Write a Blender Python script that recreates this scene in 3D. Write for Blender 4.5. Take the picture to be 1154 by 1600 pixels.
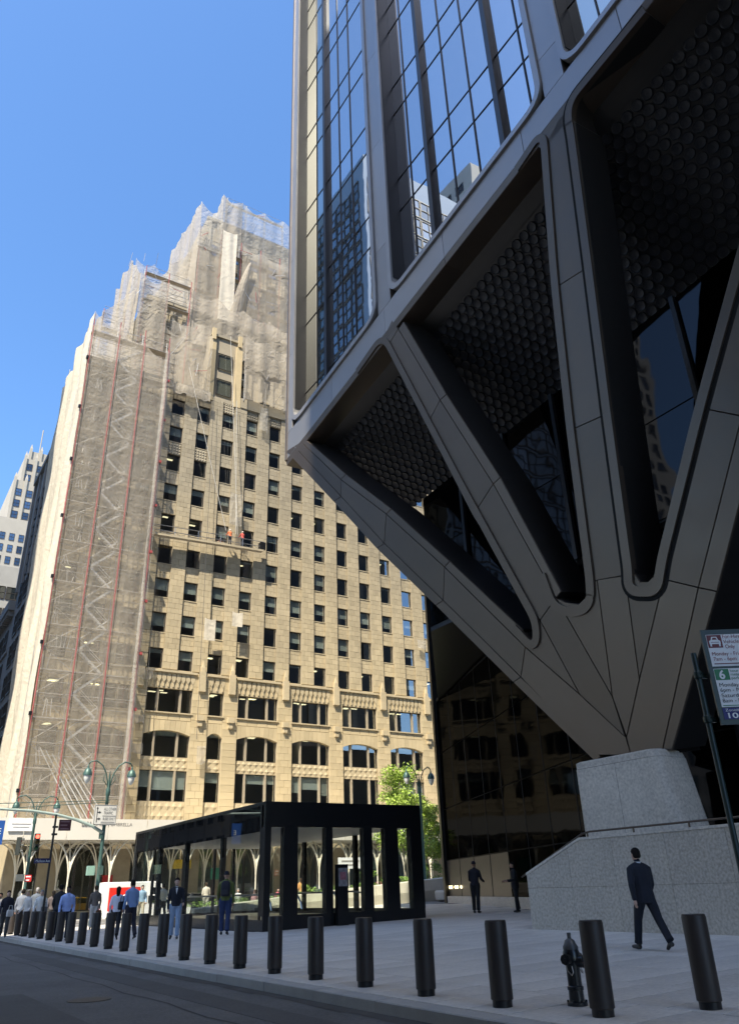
import bpy, bmesh, math, random
import numpy as np
from mathutils import Vector, Matrix
random.seed(7)
R = math.radians
scene = bpy.context.scene
for o in list(bpy.data.objects):
    bpy.data.objects.remove(o)

# ------------------------------------------------------------------ camera
CAM_H, FOCAL, PITCH, ROLL = 1.40, 1199.0, R(26.1), R(2.03)
IMG_W, IMG_H = 1154.0, 1600.0
YAW = R(-33.106)          # +Y runs down the side street towards the avenue
def cam_axes():
    f = Vector((0, math.cos(PITCH), math.sin(PITCH))); r0 = Vector((1, 0, 0)); u0 = r0.cross(f)
    r = r0 * math.cos(ROLL) - u0 * math.sin(ROLL); u = r.cross(f)
    rot = Matrix.Rotation(YAW, 3, 'Z')
    return rot @ r, rot @ u, rot @ f
CR, CU, CF = cam_axes()
C0 = Vector((0, 0, CAM_H))
camd = bpy.data.cameras.new('camera'); cam = bpy.data.objects.new('camera', camd)
scene.collection.objects.link(cam)
cam.matrix_world = Matrix(((CR.x, CU.x, -CF.x, C0.x), (CR.y, CU.y, -CF.y, C0.y), (CR.z, CU.z, -CF.z, C0.z), (0, 0, 0, 1)))
camd.sensor_fit = 'VERTICAL'; camd.sensor_height = 36.0; camd.lens = FOCAL / IMG_H * 36.0
camd.clip_start = 0.1; camd.clip_end = 3000
scene.camera = cam

# ------------------------------------------------------------------ sky, sun, exposure
SUN_EL = R(57); SUN_DIR = Vector((-0.78, -0.625, 0)).normalized()
to_sun = Vector((SUN_DIR.x * math.cos(SUN_EL), SUN_DIR.y * math.cos(SUN_EL), math.sin(SUN_EL)))
world = bpy.data.worlds.new('World'); scene.world = world; world.use_nodes = True
wn = world.node_tree; bg = wn.nodes['Background']
sky = wn.nodes.new('ShaderNodeTexSky'); sky.sky_type = 'NISHITA'; sky.sun_disc = False
sky.sun_elevation = SUN_EL; sky.sun_rotation = math.atan2(to_sun.x, to_sun.y)
sky.air_density = 1.0; sky.dust_density = 1.0; sky.ozone_density = 4.0; sky.altitude = 50
hs = wn.nodes.new('ShaderNodeHueSaturation'); hs.inputs['Saturation'].default_value = 1.15
wn.links.new(sky.outputs[0], hs.inputs['Color']); wn.links.new(hs.outputs[0], bg.inputs[0]); bg.inputs[1].default_value = 0.103
sd = bpy.data.lights.new('sun', 'SUN'); sd.energy = 3.1; sd.angle = R(0.53); sd.color = (1.0, 0.91, 0.74)
sun = bpy.data.objects.new('sun', sd); scene.collection.objects.link(sun)
sun.rotation_euler = (-to_sun).to_track_quat('-Z', 'Y').to_euler()
scene.view_settings.view_transform = 'Standard'; scene.view_settings.look = 'None'
scene.view_settings.exposure = 1.72; scene.view_settings.gamma = 1.0
scene.render.engine = 'CYCLES'
scene.cycles.max_bounces = 8; scene.cycles.transparent_max_bounces = 24
scene.cycles.glossy_bounces = 4; scene.cycles.diffuse_bounces = 3; scene.cycles.transmission_bounces = 4

# ------------------------------------------------------------------ pixel helpers: a photo pixel on a real plane of the place
def ray(px, py):
    return CR * ((px - IMG_W / 2) / FOCAL) - CU * ((py - IMG_H / 2) / FOCAL) + CF
def atx(px, py, X): d = ray(px, py); return C0 + d * (X / d.x)
def aty(px, py, Y): d = ray(px, py); return C0 + d * (Y / d.y)
def atp(px, py, p, n): d = ray(px, py); return C0 + d * ((p - C0).dot(n) / d.dot(n))
SL, SX0 = 0.02, 6.5
def gz(x): return max(0.0, SL * (x - SX0)) if x < 45 else SL * 38.5
def atg(px, py):
    d = ray(px, py); t = (-SL * SX0 - CAM_H) / (d.z - SL * d.x); return C0 + d * t

# ------------------------------------------------------------------ mesh builder
class MB:
    def __init__(s): s.v = []; s.f = []; s.m = []; s.t = []; s.mi = 0; s.tone = 0.5
    def add(s, vs, fs):
        b = len(s.v); s.v += [tuple(p) for p in vs]
        for f in fs: s.f.append(tuple(b + i for i in f)); s.m.append(s.mi); s.t.append(s.tone)
        return s
    def quad(s, a, b, c, d): return s.add([a, b, c, d], [(0, 1, 2, 3)])
    def poly(s, pts): return s.add(pts, [tuple(range(len(pts)))])
    def box(s, x0, x1, y0, y1, z0, z1):
        v = [(x0, y0, z0), (x1, y0, z0), (x1, y1, z0), (x0, y1, z0), (x0, y0, z1), (x1, y0, z1), (x1, y1, z1), (x0, y1, z1)]
        return s.add(v, [(3, 2, 1, 0), (4, 5, 6, 7), (0, 1, 5, 4), (1, 2, 6, 5), (2, 3, 7, 6), (3, 0, 4, 7)])
    def prism(s, pts, vec):
        n = len(pts); vec = Vector(vec); a = [Vector(p) for p in pts]; b = [p + vec for p in a]
        nrm = Vector((0, 0, 0))
        for i in range(n): nrm += a[i].cross(a[(i + 1) % n])
        if nrm.dot(vec) > 0: a.reverse(); b.reverse()
        return s.add(a + b, [tuple(range(n)), tuple(range(2 * n - 1, n - 1, -1))] + [(i, i + n, (i + 1) % n + n, (i + 1) % n) for i in range(n)])
    def cham(s, pts, vec, c=.025, cd=.05, side=None):
        """prism with a chamfered front edge: its joints read as real grooves"""
        pts = [Vector(p) for p in pts]; n = len(pts); vec = Vector(vec); d = vec.normalized()
        nrm = Vector((0, 0, 0))
        for i in range(n): nrm += pts[i].cross(pts[(i + 1) % n])
        if nrm.dot(vec) > 0: pts.reverse(); nrm = -nrm
        nn = nrm.normalized(); ins = []
        for i in range(n):
            e0 = (pts[i] - pts[i - 1]).normalized(); e1 = (pts[(i + 1) % n] - pts[i]).normalized()
            n0 = nn.cross(e0); n1 = nn.cross(e1); m = n0 + n1
            k = m.length_squared
            ins.append(pts[i] + (m * (2 * c / k) if k > .08 else n0 * c))
        r1 = [p + d * cd for p in pts]; r2 = [p + vec for p in pts]
        fs = [tuple(range(n)), tuple(range(3 * n - 1, 2 * n - 1, -1))]
        for o in (0, n): fs += [(i + o, i + o + n, (i + 1) % n + o + n, (i + 1) % n + o) for i in range(n)]
        s.add(ins + r1 + r2, fs)
        if side is not None: s.m[-n:] = [side] * n; s.m[-2 * n - 1] = side
        return s
    def tube(s, p0, p1, r0, r1=None, n=8, caps=True):
        p0 = Vector(p0); p1 = Vector(p1); r1 = r0 if r1 is None else r1
        d = (p1 - p0).normalized(); a = d.orthogonal().normalized(); b = d.cross(a)
        vs = []
        for p, r in ((p0, r0), (p1, r1)):
            for i in range(n):
                t = 2 * math.pi * i / n; vs.append(p + a * (r * math.cos(t)) + b * (r * math.sin(t)))
        fs = [(i, (i + 1) % n, (i + 1) % n + n, i + n) for i in range(n)]
        if caps: fs += [tuple(range(n - 1, -1, -1)), tuple(range(n, 2 * n))]
        return s.add(vs, fs)
    def path(s, pts, rs, n=8):
        pts = [Vector(p) for p in pts]; k = len(pts)
        if not isinstance(rs, (list, tuple)): rs = [rs] * k
        vs = []; fs = []; a = None
        for j, p in enumerate(pts):
            d = (pts[min(j + 1, k - 1)] - pts[max(j - 1, 0)]).normalized()
            a = d.orthogonal().normalized() if a is None else (a - d * a.dot(d)).normalized()
            b = d.cross(a)
            for i in range(n):
                t = 2 * math.pi * i / n; vs.append(p + a * (rs[j] * math.cos(t)) + b * (rs[j] * math.sin(t)))
        for j in range(k - 1):
            fs += [(j * n + i, j * n + (i + 1) % n, (j + 1) * n + (i + 1) % n, (j + 1) * n + i) for i in range(n)]
        fs += [tuple(range(n - 1, -1, -1)), tuple(range((k - 1) * n, k * n))]
        return s.add(vs, fs)
    def lathe(s, prof, n=16, c=(0, 0, 0), sy=1.0):
        vs = []; fs = []; k = len(prof)
        for r, z in prof:
            for i in range(n):
                t = 2 * math.pi * i / n; vs.append((c[0] + r * math.cos(t), c[1] + r * sy * math.sin(t), c[2] + z))
        for j in range(k - 1):
            fs += [(j * n + i, j * n + (i + 1) % n, (j + 1) * n + (i + 1) % n, (j + 1) * n + i) for i in range(n)]
        fs += [tuple(range(n - 1, -1, -1)), tuple(range((k - 1) * n, k * n))]
        return s.add(vs, fs)
    def ball(s, c, rx, ry=None, rz=None, n=10, k=7):
        ry = ry or rx; rz = rz or rx
        vs = [(c[0], c[1], c[2] - rz)]
        for j in range(1, k):
            ph = -math.pi / 2 + math.pi * j / k
            for i in range(n):
                t = 2 * math.pi * i / n
                vs.append((c[0] + rx * math.cos(ph) * math.cos(t), c[1] + ry * math.cos(ph) * math.sin(t), c[2] + rz * math.sin(ph)))
        vs.append((c[0], c[1], c[2] + rz)); L = len(vs) - 1
        fs = [(0, 1 + (i + 1) % n, 1 + i) for i in range(n)]
        for j in range(k - 2):
            fs += [(1 + j * n + i, 1 + j * n + (i + 1) % n, 1 + (j + 1) * n + (i + 1) % n, 1 + (j + 1) * n + i) for i in range(n)]
        fs += [(L, 1 + (k - 2) * n + i, 1 + (k - 2) * n + (i + 1) % n) for i in range(n)]
        return s.add(vs, fs)
    def mesh(s, name, mats, smooth=False, tone=False):
        me = bpy.data.meshes.new(name); me.from_pydata(s.v, [], s.f)
        for m in (mats if isinstance(mats, (list, tuple)) else [mats]): me.materials.append(m)
        if s.mi or any(s.m): me.polygons.foreach_set('material_index', s.m)
        if smooth: me.polygons.foreach_set('use_smooth', [True] * len(s.f))
        if tone:
            at = me.attributes.new('tone', 'FLOAT', 'FACE'); at.data.foreach_set('value', s.t)
        me.update(); return me
    def build(s, name, mats, parent=None, smooth=False, tone=False):
        return obj(name, s.mesh(name, mats, smooth, tone), parent)

def obj(name, me, parent=None, loc=None, rot=None, scale=None):
    o = bpy.data.objects.new(name, me); scene.collection.objects.link(o)
    if parent is not None: o.parent = parent
    if loc is not None: o.location = loc
    if rot is not None: o.rotation_euler = rot
    if scale is not None: o.scale = scale
    return o
def empty(name, loc=(0, 0, 0), rz=0.0, parent=None):
    o = obj(name, None, parent, loc, (0, 0, rz)); o.empty_display_size = .2; return o
def tag(o, label=None, cat=None, group=None, kind=None):
    if label: o['label'] = label
    if cat: o['category'] = cat
    if group: o['group'] = group
    if kind: o['kind'] = kind
    return o
def struct(o): o['kind'] = 'structure'; return o
def stuff(o): o['kind'] = 'stuff'; return o
def copy_tree(o, parent=None):
    c = o.copy(); scene.collection.objects.link(c); c.parent = parent
    for ch in list(o.children): copy_tree(ch, c)
    return c
def autosmooth(o, ang=40):
    me = o.data; me.polygons.foreach_set('use_smooth', [True] * len(me.polygons))
    me.set_sharp_from_angle(angle=R(ang)); return o

# ------------------------------------------------------------------ materials
MATS = {}
def mat(name, col, rough=.5, metal=0.0, var=.12, scale=3.0, detail=6.0, bump=0.0, bscale=None, rnd=0.0, tone=0.0, spec=.5, zgrad=None,
        emit=None, es=0.0, spots=0.0, sscale=60.0, stretch=(1, 1, 1), coat=0.0, rvar=0.0):
    if name in MATS: return MATS[name]
    m = bpy.data.materials.new(name); MATS[name] = m; m.use_nodes = True
    nt = m.node_tree; N = nt.nodes; L = nt.links; P = N['Principled BSDF']
    tc = N.new('ShaderNodeTexCoord'); mp = N.new('ShaderNodeMapping'); mp.inputs['Scale'].default_value = stretch
    L.new(tc.outputs['Object'], mp.inputs[0]); vec = mp.outputs[0]
    fac = None
    def math_(op, a, b):
        n = N.new('ShaderNodeMath'); n.operation = op
        for i, q in enumerate((a, b)):
            if isinstance(q, (int, float)): n.inputs[i].default_value = q
            else: L.new(q, n.inputs[i])
        return n.outputs[0]
    nz = N.new('ShaderNodeTexNoise'); nz.inputs['Scale'].default_value = scale; nz.inputs['Detail'].default_value = detail
    nz.inputs['Roughness'].default_value = .62; L.new(vec, nz.inputs['Vector'])
    fac = math_('MULTIPLY', math_('SUBTRACT', nz.outputs['Fac'], .5), var * 4)
    if rnd:
        oi = N.new('ShaderNodeObjectInfo'); fac = math_('ADD', fac, math_('MULTIPLY', math_('SUBTRACT', oi.outputs['Random'], .5), rnd * 2))
    if tone:
        at = N.new('ShaderNodeAttribute'); at.attribute_name = 'tone'
        fac = math_('ADD', fac, math_('MULTIPLY', math_('SUBTRACT', at.outputs['Fac'], .5), tone * 2))
    if spots:
        n2 = N.new('ShaderNodeTexNoise'); n2.inputs['Scale'].default_value = sscale; n2.inputs['Detail'].default_value = 2
        L.new(vec, n2.inputs['Vector'])
        fac = math_('ADD', fac, math_('MULTIPLY', math_('SUBTRACT', n2.outputs['Fac'], .5), spots * 5))
    sc = N.new('ShaderNodeVectorMath'); sc.operation = 'SCALE'; sc.inputs[0].default_value = col[:3]
    L.new(math_('MAXIMUM', math_('ADD', fac, 1.0), .05), sc.inputs['Scale'])
    L.new(sc.outputs[0], P.inputs['Base Color'])
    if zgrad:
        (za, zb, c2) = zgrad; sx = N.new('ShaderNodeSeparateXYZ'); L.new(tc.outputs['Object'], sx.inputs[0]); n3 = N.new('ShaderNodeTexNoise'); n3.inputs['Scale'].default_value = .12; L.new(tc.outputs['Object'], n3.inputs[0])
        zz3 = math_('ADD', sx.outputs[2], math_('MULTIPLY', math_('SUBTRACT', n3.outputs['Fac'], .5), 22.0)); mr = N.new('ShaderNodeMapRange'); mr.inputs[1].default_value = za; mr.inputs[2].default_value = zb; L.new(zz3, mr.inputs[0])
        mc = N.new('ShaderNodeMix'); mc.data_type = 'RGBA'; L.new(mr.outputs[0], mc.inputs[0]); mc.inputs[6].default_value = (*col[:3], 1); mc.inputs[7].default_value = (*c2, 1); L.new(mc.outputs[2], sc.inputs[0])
    P.inputs['Roughness'].default_value = rough; P.inputs['Metallic'].default_value = metal
    P.inputs['Specular IOR Level'].default_value = spec
    if rvar: L.new(math_('ADD', math_('MULTIPLY', math_('SUBTRACT', nz.outputs['Fac'], .5), rvar * 2), rough), P.inputs['Roughness'])
    if coat: P.inputs['Coat Weight'].default_value = coat
    if emit: P.inputs['Emission Color'].default_value = (*emit, 1); P.inputs['Emission Strength'].default_value = es
    if bump:
        nb = N.new('ShaderNodeTexNoise'); nb.inputs['Scale'].default_value = bscale or scale * 6; nb.inputs['Detail'].default_value = 5
        L.new(vec, nb.inputs['Vector']); b = N.new('ShaderNodeBump'); b.inputs['Strength'].default_value = bump; b.inputs['Distance'].default_value = .02
        L.new(nb.outputs['Fac'], b.inputs['Height']); L.new(b.outputs[0], P.inputs['Normal'])
    return m
def glass(name, tint=(.6, .65, .65), gloss=(1, 1, 1), ior=1.5, rough=.0, haze=0.0, wav=0.0, boost=0.0):
    """clear pane: fresnel mix of a sharp reflection and a tinted see-through"""
    if name in MATS: return MATS[name]
    m = bpy.data.materials.new(name); MATS[name] = m; m.use_nodes = True
    nt = m.node_tree; N = nt.nodes; L = nt.links; N.remove(N['Principled BSDF']); out = N['Material Output']
    t = N.new('ShaderNodeBsdfTransparent'); t.inputs[0].default_value = (*tint, 1)
    g = N.new('ShaderNodeBsdfGlossy'); g.inputs[0].default_value = (*gloss, 1); g.inputs['Roughness'].default_value = rough
    fr = N.new('ShaderNodeFresnel'); fr.inputs[0].default_value = ior
    mx = N.new('ShaderNodeMixShader')
    ge = N.new('ShaderNodeNewGeometry'); inv = N.new('ShaderNodeMath'); inv.operation = 'SUBTRACT'; inv.inputs[0].default_value = 1.0; L.new(ge.outputs['Backfacing'], inv.inputs[1])
    mu = N.new('ShaderNodeMath'); mu.operation = 'MULTIPLY'; L.new(inv.outputs[0], mu.inputs[0]); L.new(mu.outputs[0], mx.inputs[0])
    if boost:
        ad = N.new('ShaderNodeMath'); ad.operation = 'ADD'; ad.use_clamp = True; ad.inputs[1].default_value = boost
        L.new(fr.outputs[0], ad.inputs[0]); L.new(ad.outputs[0], mu.inputs[1])
    else: L.new(fr.outputs[0], mu.inputs[1])
    L.new(t.outputs[0], mx.inputs[1]); L.new(g.outputs[0], mx.inputs[2]); L.new(mx.outputs[0], out.inputs[0])
    if wav:
        tc = N.new('ShaderNodeTexCoord'); nb = N.new('ShaderNodeTexNoise'); nb.inputs['Scale'].default_value = .6; L.new(tc.outputs['Object'], nb.inputs[0])
        b = N.new('ShaderNodeBump'); b.inputs['Strength'].default_value = wav; b.inputs['Distance'].default_value = .05; L.new(nb.outputs['Fac'], b.inputs['Height'])
        L.new(b.outputs[0], g.inputs['Normal'])
    return m
def mirror_glass(name, col, rough=.02, wav=.02, base=(.01, .012, .015), fac=.8, rnd=.08):
    """coated facade glass: strong tinted reflection over a dark body"""
    if name in MATS: return MATS[name]
    m = bpy.data.materials.new(name); MATS[name] = m; m.use_nodes = True
    nt = m.node_tree; N = nt.nodes; L = nt.links; N.remove(N['Principled BSDF']); out = N['Material Output']
    d = N.new('ShaderNodeBsdfDiffuse'); d.inputs[0].default_value = (*base, 1)
    g = N.new('ShaderNodeBsdfGlossy'); g.inputs['Roughness'].default_value = rough
    oi = N.new('ShaderNodeObjectInfo'); mr = N.new('ShaderNodeMapRange'); mr.inputs[3].default_value = 1 - rnd; mr.inputs[4].default_value = 1 + rnd
    L.new(oi.outputs['Random'], mr.inputs[0]); sc = N.new('ShaderNodeVectorMath'); sc.operation = 'SCALE'; sc.inputs[0].default_value = col
    L.new(mr.outputs[0], sc.inputs['Scale']); L.new(sc.outputs[0], g.inputs[0])
    mx = N.new('ShaderNodeMixShader'); mx.inputs[0].default_value = fac
    L.new(d.outputs[0], mx.inputs[1]); L.new(g.outputs[0], mx.inputs[2]); L.new(mx.outputs[0], out.inputs[0])
    tc = N.new('ShaderNodeTexCoord'); nb = N.new('ShaderNodeTexNoise'); nb.inputs['Scale'].default_value = .35; L.new(tc.outputs['Object'], nb.inputs[0])
    b = N.new('ShaderNodeBump'); b.inputs['Strength'].default_value = wav; b.inputs['Distance'].default_value = .2; L.new(nb.outputs['Fac'], b.inputs['Height'])
    L.new(b.outputs[0], g.inputs['Normal'])
    return m
def net_mat(name, col, alpha, var=.25, scale=.6, fold=(1, 1, .12), crumple=.9):
    """debris netting: thin translucent weave, partly see-through"""
    if name in MATS: return MATS[name]
    m = bpy.data.materials.new(name); MATS[name] = m; m.use_nodes = True
    nt = m.node_tree; N = nt.nodes; L = nt.links; N.remove(N['Principled BSDF']); out = N['Material Output']
    d = N.new('ShaderNodeBsdfDiffuse'); tl = N.new('ShaderNodeBsdfTranslucent'); tr = N.new('ShaderNodeBsdfTransparent')
    tr.inputs[0].default_value = (1, 1, 1, 1)
    d.inputs[0].default_value = (*col, 1); tl.inputs[0].default_value = (*[c * .8 for c in col], 1)
    m1 = N.new('ShaderNodeMixShader'); m1.inputs[0].default_value = .35; L.new(d.outputs[0], m1.inputs[1]); L.new(tl.outputs[0], m1.inputs[2])
    tc = N.new('ShaderNodeTexCoord'); mp = N.new('ShaderNodeMapping'); mp.inputs['Scale'].default_value = fold; L.new(tc.outputs['Object'], mp.inputs[0])
    nz = N.new('ShaderNodeTexNoise'); nz.inputs['Scale'].default_value = scale; nz.inputs['Detail'].default_value = 7; L.new(mp.outputs[0], nz.inputs[0])
    bn = N.new('ShaderNodeTexNoise'); bn.inputs['Scale'].default_value = 1.3; bn.inputs['Detail'].default_value = 8; bn.inputs['Distortion'].default_value = 1.2; L.new(tc.outputs['Object'], bn.inputs[0])
    bu = N.new('ShaderNodeBump'); bu.inputs['Strength'].default_value = crumple; bu.inputs['Distance'].default_value = .5; L.new(bn.outputs['Fac'], bu.inputs['Height']); L.new(bu.outputs[0], d.inputs['Normal'])
    # the flatter the view the denser the weave
    lw = N.new('ShaderNodeLayerWeight'); lw.inputs[0].default_value = .35
    a = N.new('ShaderNodeMath'); a.operation = 'MULTIPLY_ADD'; a.inputs[1].default_value = var * 2; a.inputs[2].default_value = alpha - var
    L.new(nz.outputs['Fac'], a.inputs[0])
    b = N.new('ShaderNodeMath'); b.operation = 'MULTIPLY_ADD'; b.inputs[1].default_value = .5; b.use_clamp = True
    L.new(lw.outputs['Facing'], b.inputs[0]); L.new(a.outputs[0], b.inputs[2])
    m2 = N.new('ShaderNodeMixShader'); L.new(b.outputs[0], m2.inputs[0]); L.new(tr.outputs[0], m2.inputs[1]); L.new(m1.outputs[0], m2.inputs[2])
    L.new(m2.outputs[0], out.inputs[0]); return m

M_asphalt = mat('asphalt', (.092, .091, .09), .85, var=.30, scale=.5, spots=.2, sscale=22, bump=.35, bscale=120)
M_asphalt2 = mat('asphalt_avenue', (.07, .07, .072), .85, var=.14, scale=.4, spots=.1, sscale=60)
M_tar = mat('tar', (.028, .028, .03), .9, var=.1)
M_paver = mat('granite_paver', (.56, .525, .475), .62, var=.16, scale=.45, rnd=.09, spots=.10, sscale=14, bump=.12, bscale=150, rvar=.2)
M_paver_mass = mat('granite_paver_mass', (.56, .525, .475), .62, var=.16, scale=.45, tone=.09, spots=.10, sscale=14, rvar=.2)
M_joint = mat('joint', (.16, .155, .15), .9, var=.2, scale=4)
M_kerb = mat('kerb_granite', (.36, .35, .33), .75, var=.12, scale=2, rnd=.08, spots=.12, sscale=120)
M_walk = mat('concrete_walk', (.34, .33, .31), .85, var=.1, scale=1.0, spots=.05)
M_granite = mat('grey_granite', (.43, .385, .325), .6, var=.10, scale=1.2, rnd=.05, spots=.24, sscale=15, bump=.25, bscale=90)
M_granite2 = mat('grey_granite_base', (.49, .445, .385), .6, var=.10, scale=1.2, rnd=.05, spots=.20, sscale=15)
M_bronze = mat('bronze_cladding', (.114, .090, .070), .36, metal=.5, var=.07, scale=.8, rnd=.11, rvar=.12)
M_bronze_l = mat('bronze_fascia', (.29, .282, .28), .34, metal=.5, var=.05, scale=.8, rnd=.08, rvar=.10)
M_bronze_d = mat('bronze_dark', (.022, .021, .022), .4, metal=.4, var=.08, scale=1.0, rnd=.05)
M_black = mat('black_metal', (.012, .012, .013), .38, metal=.2, var=.1, scale=2)
M_blackgap = mat('shadow_gap', (.006, .006, .006), .9)
M_hex = mat('hex_tile', (.022, .023, .028), .45, metal=.5, var=.08, rnd=.15)
M_hexmass = mat('hex_tile_mass', (.022, .023, .028), .45, metal=.5, var=.08, tone=.15)
M_bollard = mat('bollard_bronze', (.046, .038, .034), .5, metal=.35, var=.12, scale=3, rnd=.06, rvar=.1)
M_inter = mat('dark_interior', (.035, .033, .030), .9, var=.3, scale=.4)
M_lobbyin = mat('lobby_interior', (.02, .02, .02), .8, var=.3)
# ================================================================== SETTING: ground, road, kerb, plaza
ANG = math.atan(SL)
KX0, KX1 = 6.72, 7.02
AV0, AV1 = 51.0, 63.0            # the avenue's kerbs
b = MB(); b.quad((-900, -900, -.15), (900, -900, -.15), (900, 1500, -.15), (-900, 1500, -.15)); struct(b.build('road', M_asphalt))
# tar seams and a manhole in the near lane
b = MB()
def seam(pts, w):
    for (x0, y0), (x1, y1) in zip(pts, pts[1:]):
        d = Vector((x1 - x0, y1 - y0, 0)).normalized(); n = Vector((-d.y, d.x, 0)) * w
        a = Vector((x0, y0, -.146)); c = Vector((x1, y1, -.146)); b.quad(a - n, c - n, c + n, a + n)
pts = []
for i in range(40):
    y = 2 + i * 1.0; pts.append((4.9 + .05 * math.sin(i * 1.7) + random.uniform(-.03, .03), y))
seam(pts, .018)
pts = [(2.2 + random.uniform(-.05, .05), 6 + i) for i in range(30)]; seam(pts, .012)
pts = [(-4 + i * .9, 9.5 + .12 * math.sin(i * 2.1)) for i in range(12)]; seam(pts, .012)
tag(b.build('tar_seam', M_tar), 'dark tar seams running along the shaded road surface', 'road seam')
M_patch = mat('asphalt_patch', (.065, .064, .063), .9, var=.2, scale=.8, spots=.15, sscale=20)
for lab, x0, x1, y0, y1 in (('darker asphalt patch in the near lane', 1.6, 3.4, 12.0, 17.5), ('narrow darker asphalt trench patch along the kerb lane', 5.3, 5.9, 6.0, 30.0)):
    tag(MB().box(x0, x1, y0, y1, -.15, -.1455).build('asphalt_patch', M_patch), lab, 'road patch')
mh = tag(empty('manhole_cover', (4.1, 15.5, -.148)), 'round iron manhole cover in the road', 'manhole cover')
MB().lathe([(.36, 0), (.36, .006), (.33, .007), (0, .007)], 24).build('lid', mat('cast_iron', (.05, .047, .045), .6, metal=.5, var=.3, scale=12), mh)
gut = MB(); 
for i in range(44): gut.quad((6.45 + random.uniform(-.08, .05), 2 + i, -.1462), (6.73, 2 + i, -.1462), (6.73, 3 + i, -.1462), (6.45 + random.uniform(-.08, .05), 3 + i, -.1462))
tag(gut.build('gutter_dirt', mat('gutter_grime', (.055, .05, .045), .95, var=.35, scale=2)), 'dark grime strip in the gutter along the kerb', 'gutter')
# lane and crosswalk paint on the avenue
M_paint = mat('road_paint', (.62, .62, .58), .8, var=.25, scale=5)
cw = empty('crosswalk_marking', (0, 52.5, -.146)); struct(cw)
st = MB().box(-.3, .3, -1.6, 1.6, 0, .004).mesh('stripe', M_paint)
for i in range(16): obj('stripe', st, cw, (-4 + i * 1.25, 1.2, 0))
for k in range(3):
    l = MB(); 
    for i in range(12): l.box(-30 + i * 9, -27 + i * 9, 54.2 + k * 3.0, 54.32 + k * 3.0, -.146, -.142)
    struct(l.build('lane_marking', M_paint))
# kerb stones
kerb = struct(empty('kerb', (0, 0, 0)))
y = -5.0; i = 0
while y < AV0 - .4:
    ln = random.choice((1.8, 2.1, 2.4)); y1 = min(y + ln, AV0)
    e = random.uniform(-.006, .006)
    m = MB().cham([(KX0 + e, y + .006, .002 + e), (KX1, y + .006, .006), (KX1, y1 - .006, .006), (KX0 + e, y1 - .006, .002 + e)], (0, 0, -.3), .012, .015)
    m.build('kerb_stone', M_kerb, kerb); y = y1; i += 1
# plaza bed and pavers
PY0, PY1 = -12.0, AV0
b = MB()
zz = lambda x: gz(x) - .012
b.quad((KX1, PY0, zz(KX1)), (45, PY0, zz(45)), (45, PY1, zz(45)), (KX1, PY1, zz(KX1)))
b.quad((45, PY0, zz(45)), (400, PY0, zz(46)), (400, PY1, zz(46)), (45, PY1, zz(45)))
b.quad((KX0, PY1, -.15), (400, PY1, -.15), (400, PY1, zz(45)), (KX0, PY1, zz(KX0)))
plaza = struct(b.build('plaza', M_joint))
PW, PL = 1.5, 0.75
unit = MB().cham([(-.5, -.5, 0), (.5, -.5, 0), (.5, .5, 0), (-.5, .5, 0)], (0, 0, -.05), .003, .004).mesh('paver', M_paver)
cells = []
nx = int((30 - KX1) / PW)
for ix in range(nx):
    for iy in range(int((46 - 3) / PL)):
        x = KX1 + (ix + .5) * PW; yy = 3 + (iy + .5) * PL + (.375 if ix % 2 else 0)
        if x > 22.5 and yy < 19 + (x - 22) * 2.3: continue
        if 17 < x and yy < 18.4: continue
        if 13.6 < x < 20 and 28.6 < yy < 43.6: continue
        q = (Vector((x, yy, gz(x))) - C0); depth = q.dot(CF)
        px = 577 + FOCAL * q.dot(CR) / max(depth, .01); py = 800 - FOCAL * q.dot(CU) / max(depth, .01)
        vis = depth > .5 and -80 < px < 1240 and py < 1700
        cells.append((0 if vis else 1, q.length, x, yy))
cells.sort()
mass = MB()
for k, (v, d, x, yy) in enumerate(cells):
    z = gz(x) + random.uniform(-.0015, .0015)
    if k < 300:
        obj('paver', unit, plaza, (x, yy, z), (0, -ANG, 0), (PW - .018, PL - .018, 1))
    else:
        h = (PW - .012) / 2; w = (PL - .012) / 2; mass.tone = random.random()
        mass.quad((x - h, yy - w, z - h * SL), (x + h, yy - w, z + h * SL), (x + h, yy + w, z + h * SL), (x - h, yy + w, z - h * SL))
stuff(mass.build('paver_field', M_paver_mass, plaza, tone=True))
# far pavements
b = MB(); b.box(KX0, 200, AV1, 130, -.4, 0.0); struct(b.build('pavement', M_walk))
b = MB(); b.box(-60, -4.6, -80, AV0 - 2, -.4, 0.0); b.box(-60, -4.6, AV1, 130, -.4, 0.0); struct(b.build('pavement', M_walk))
b = MB(); b.box(-400, 400, 131, 900, -.4, -.02); struct(b.build('ground', M_walk))

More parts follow.
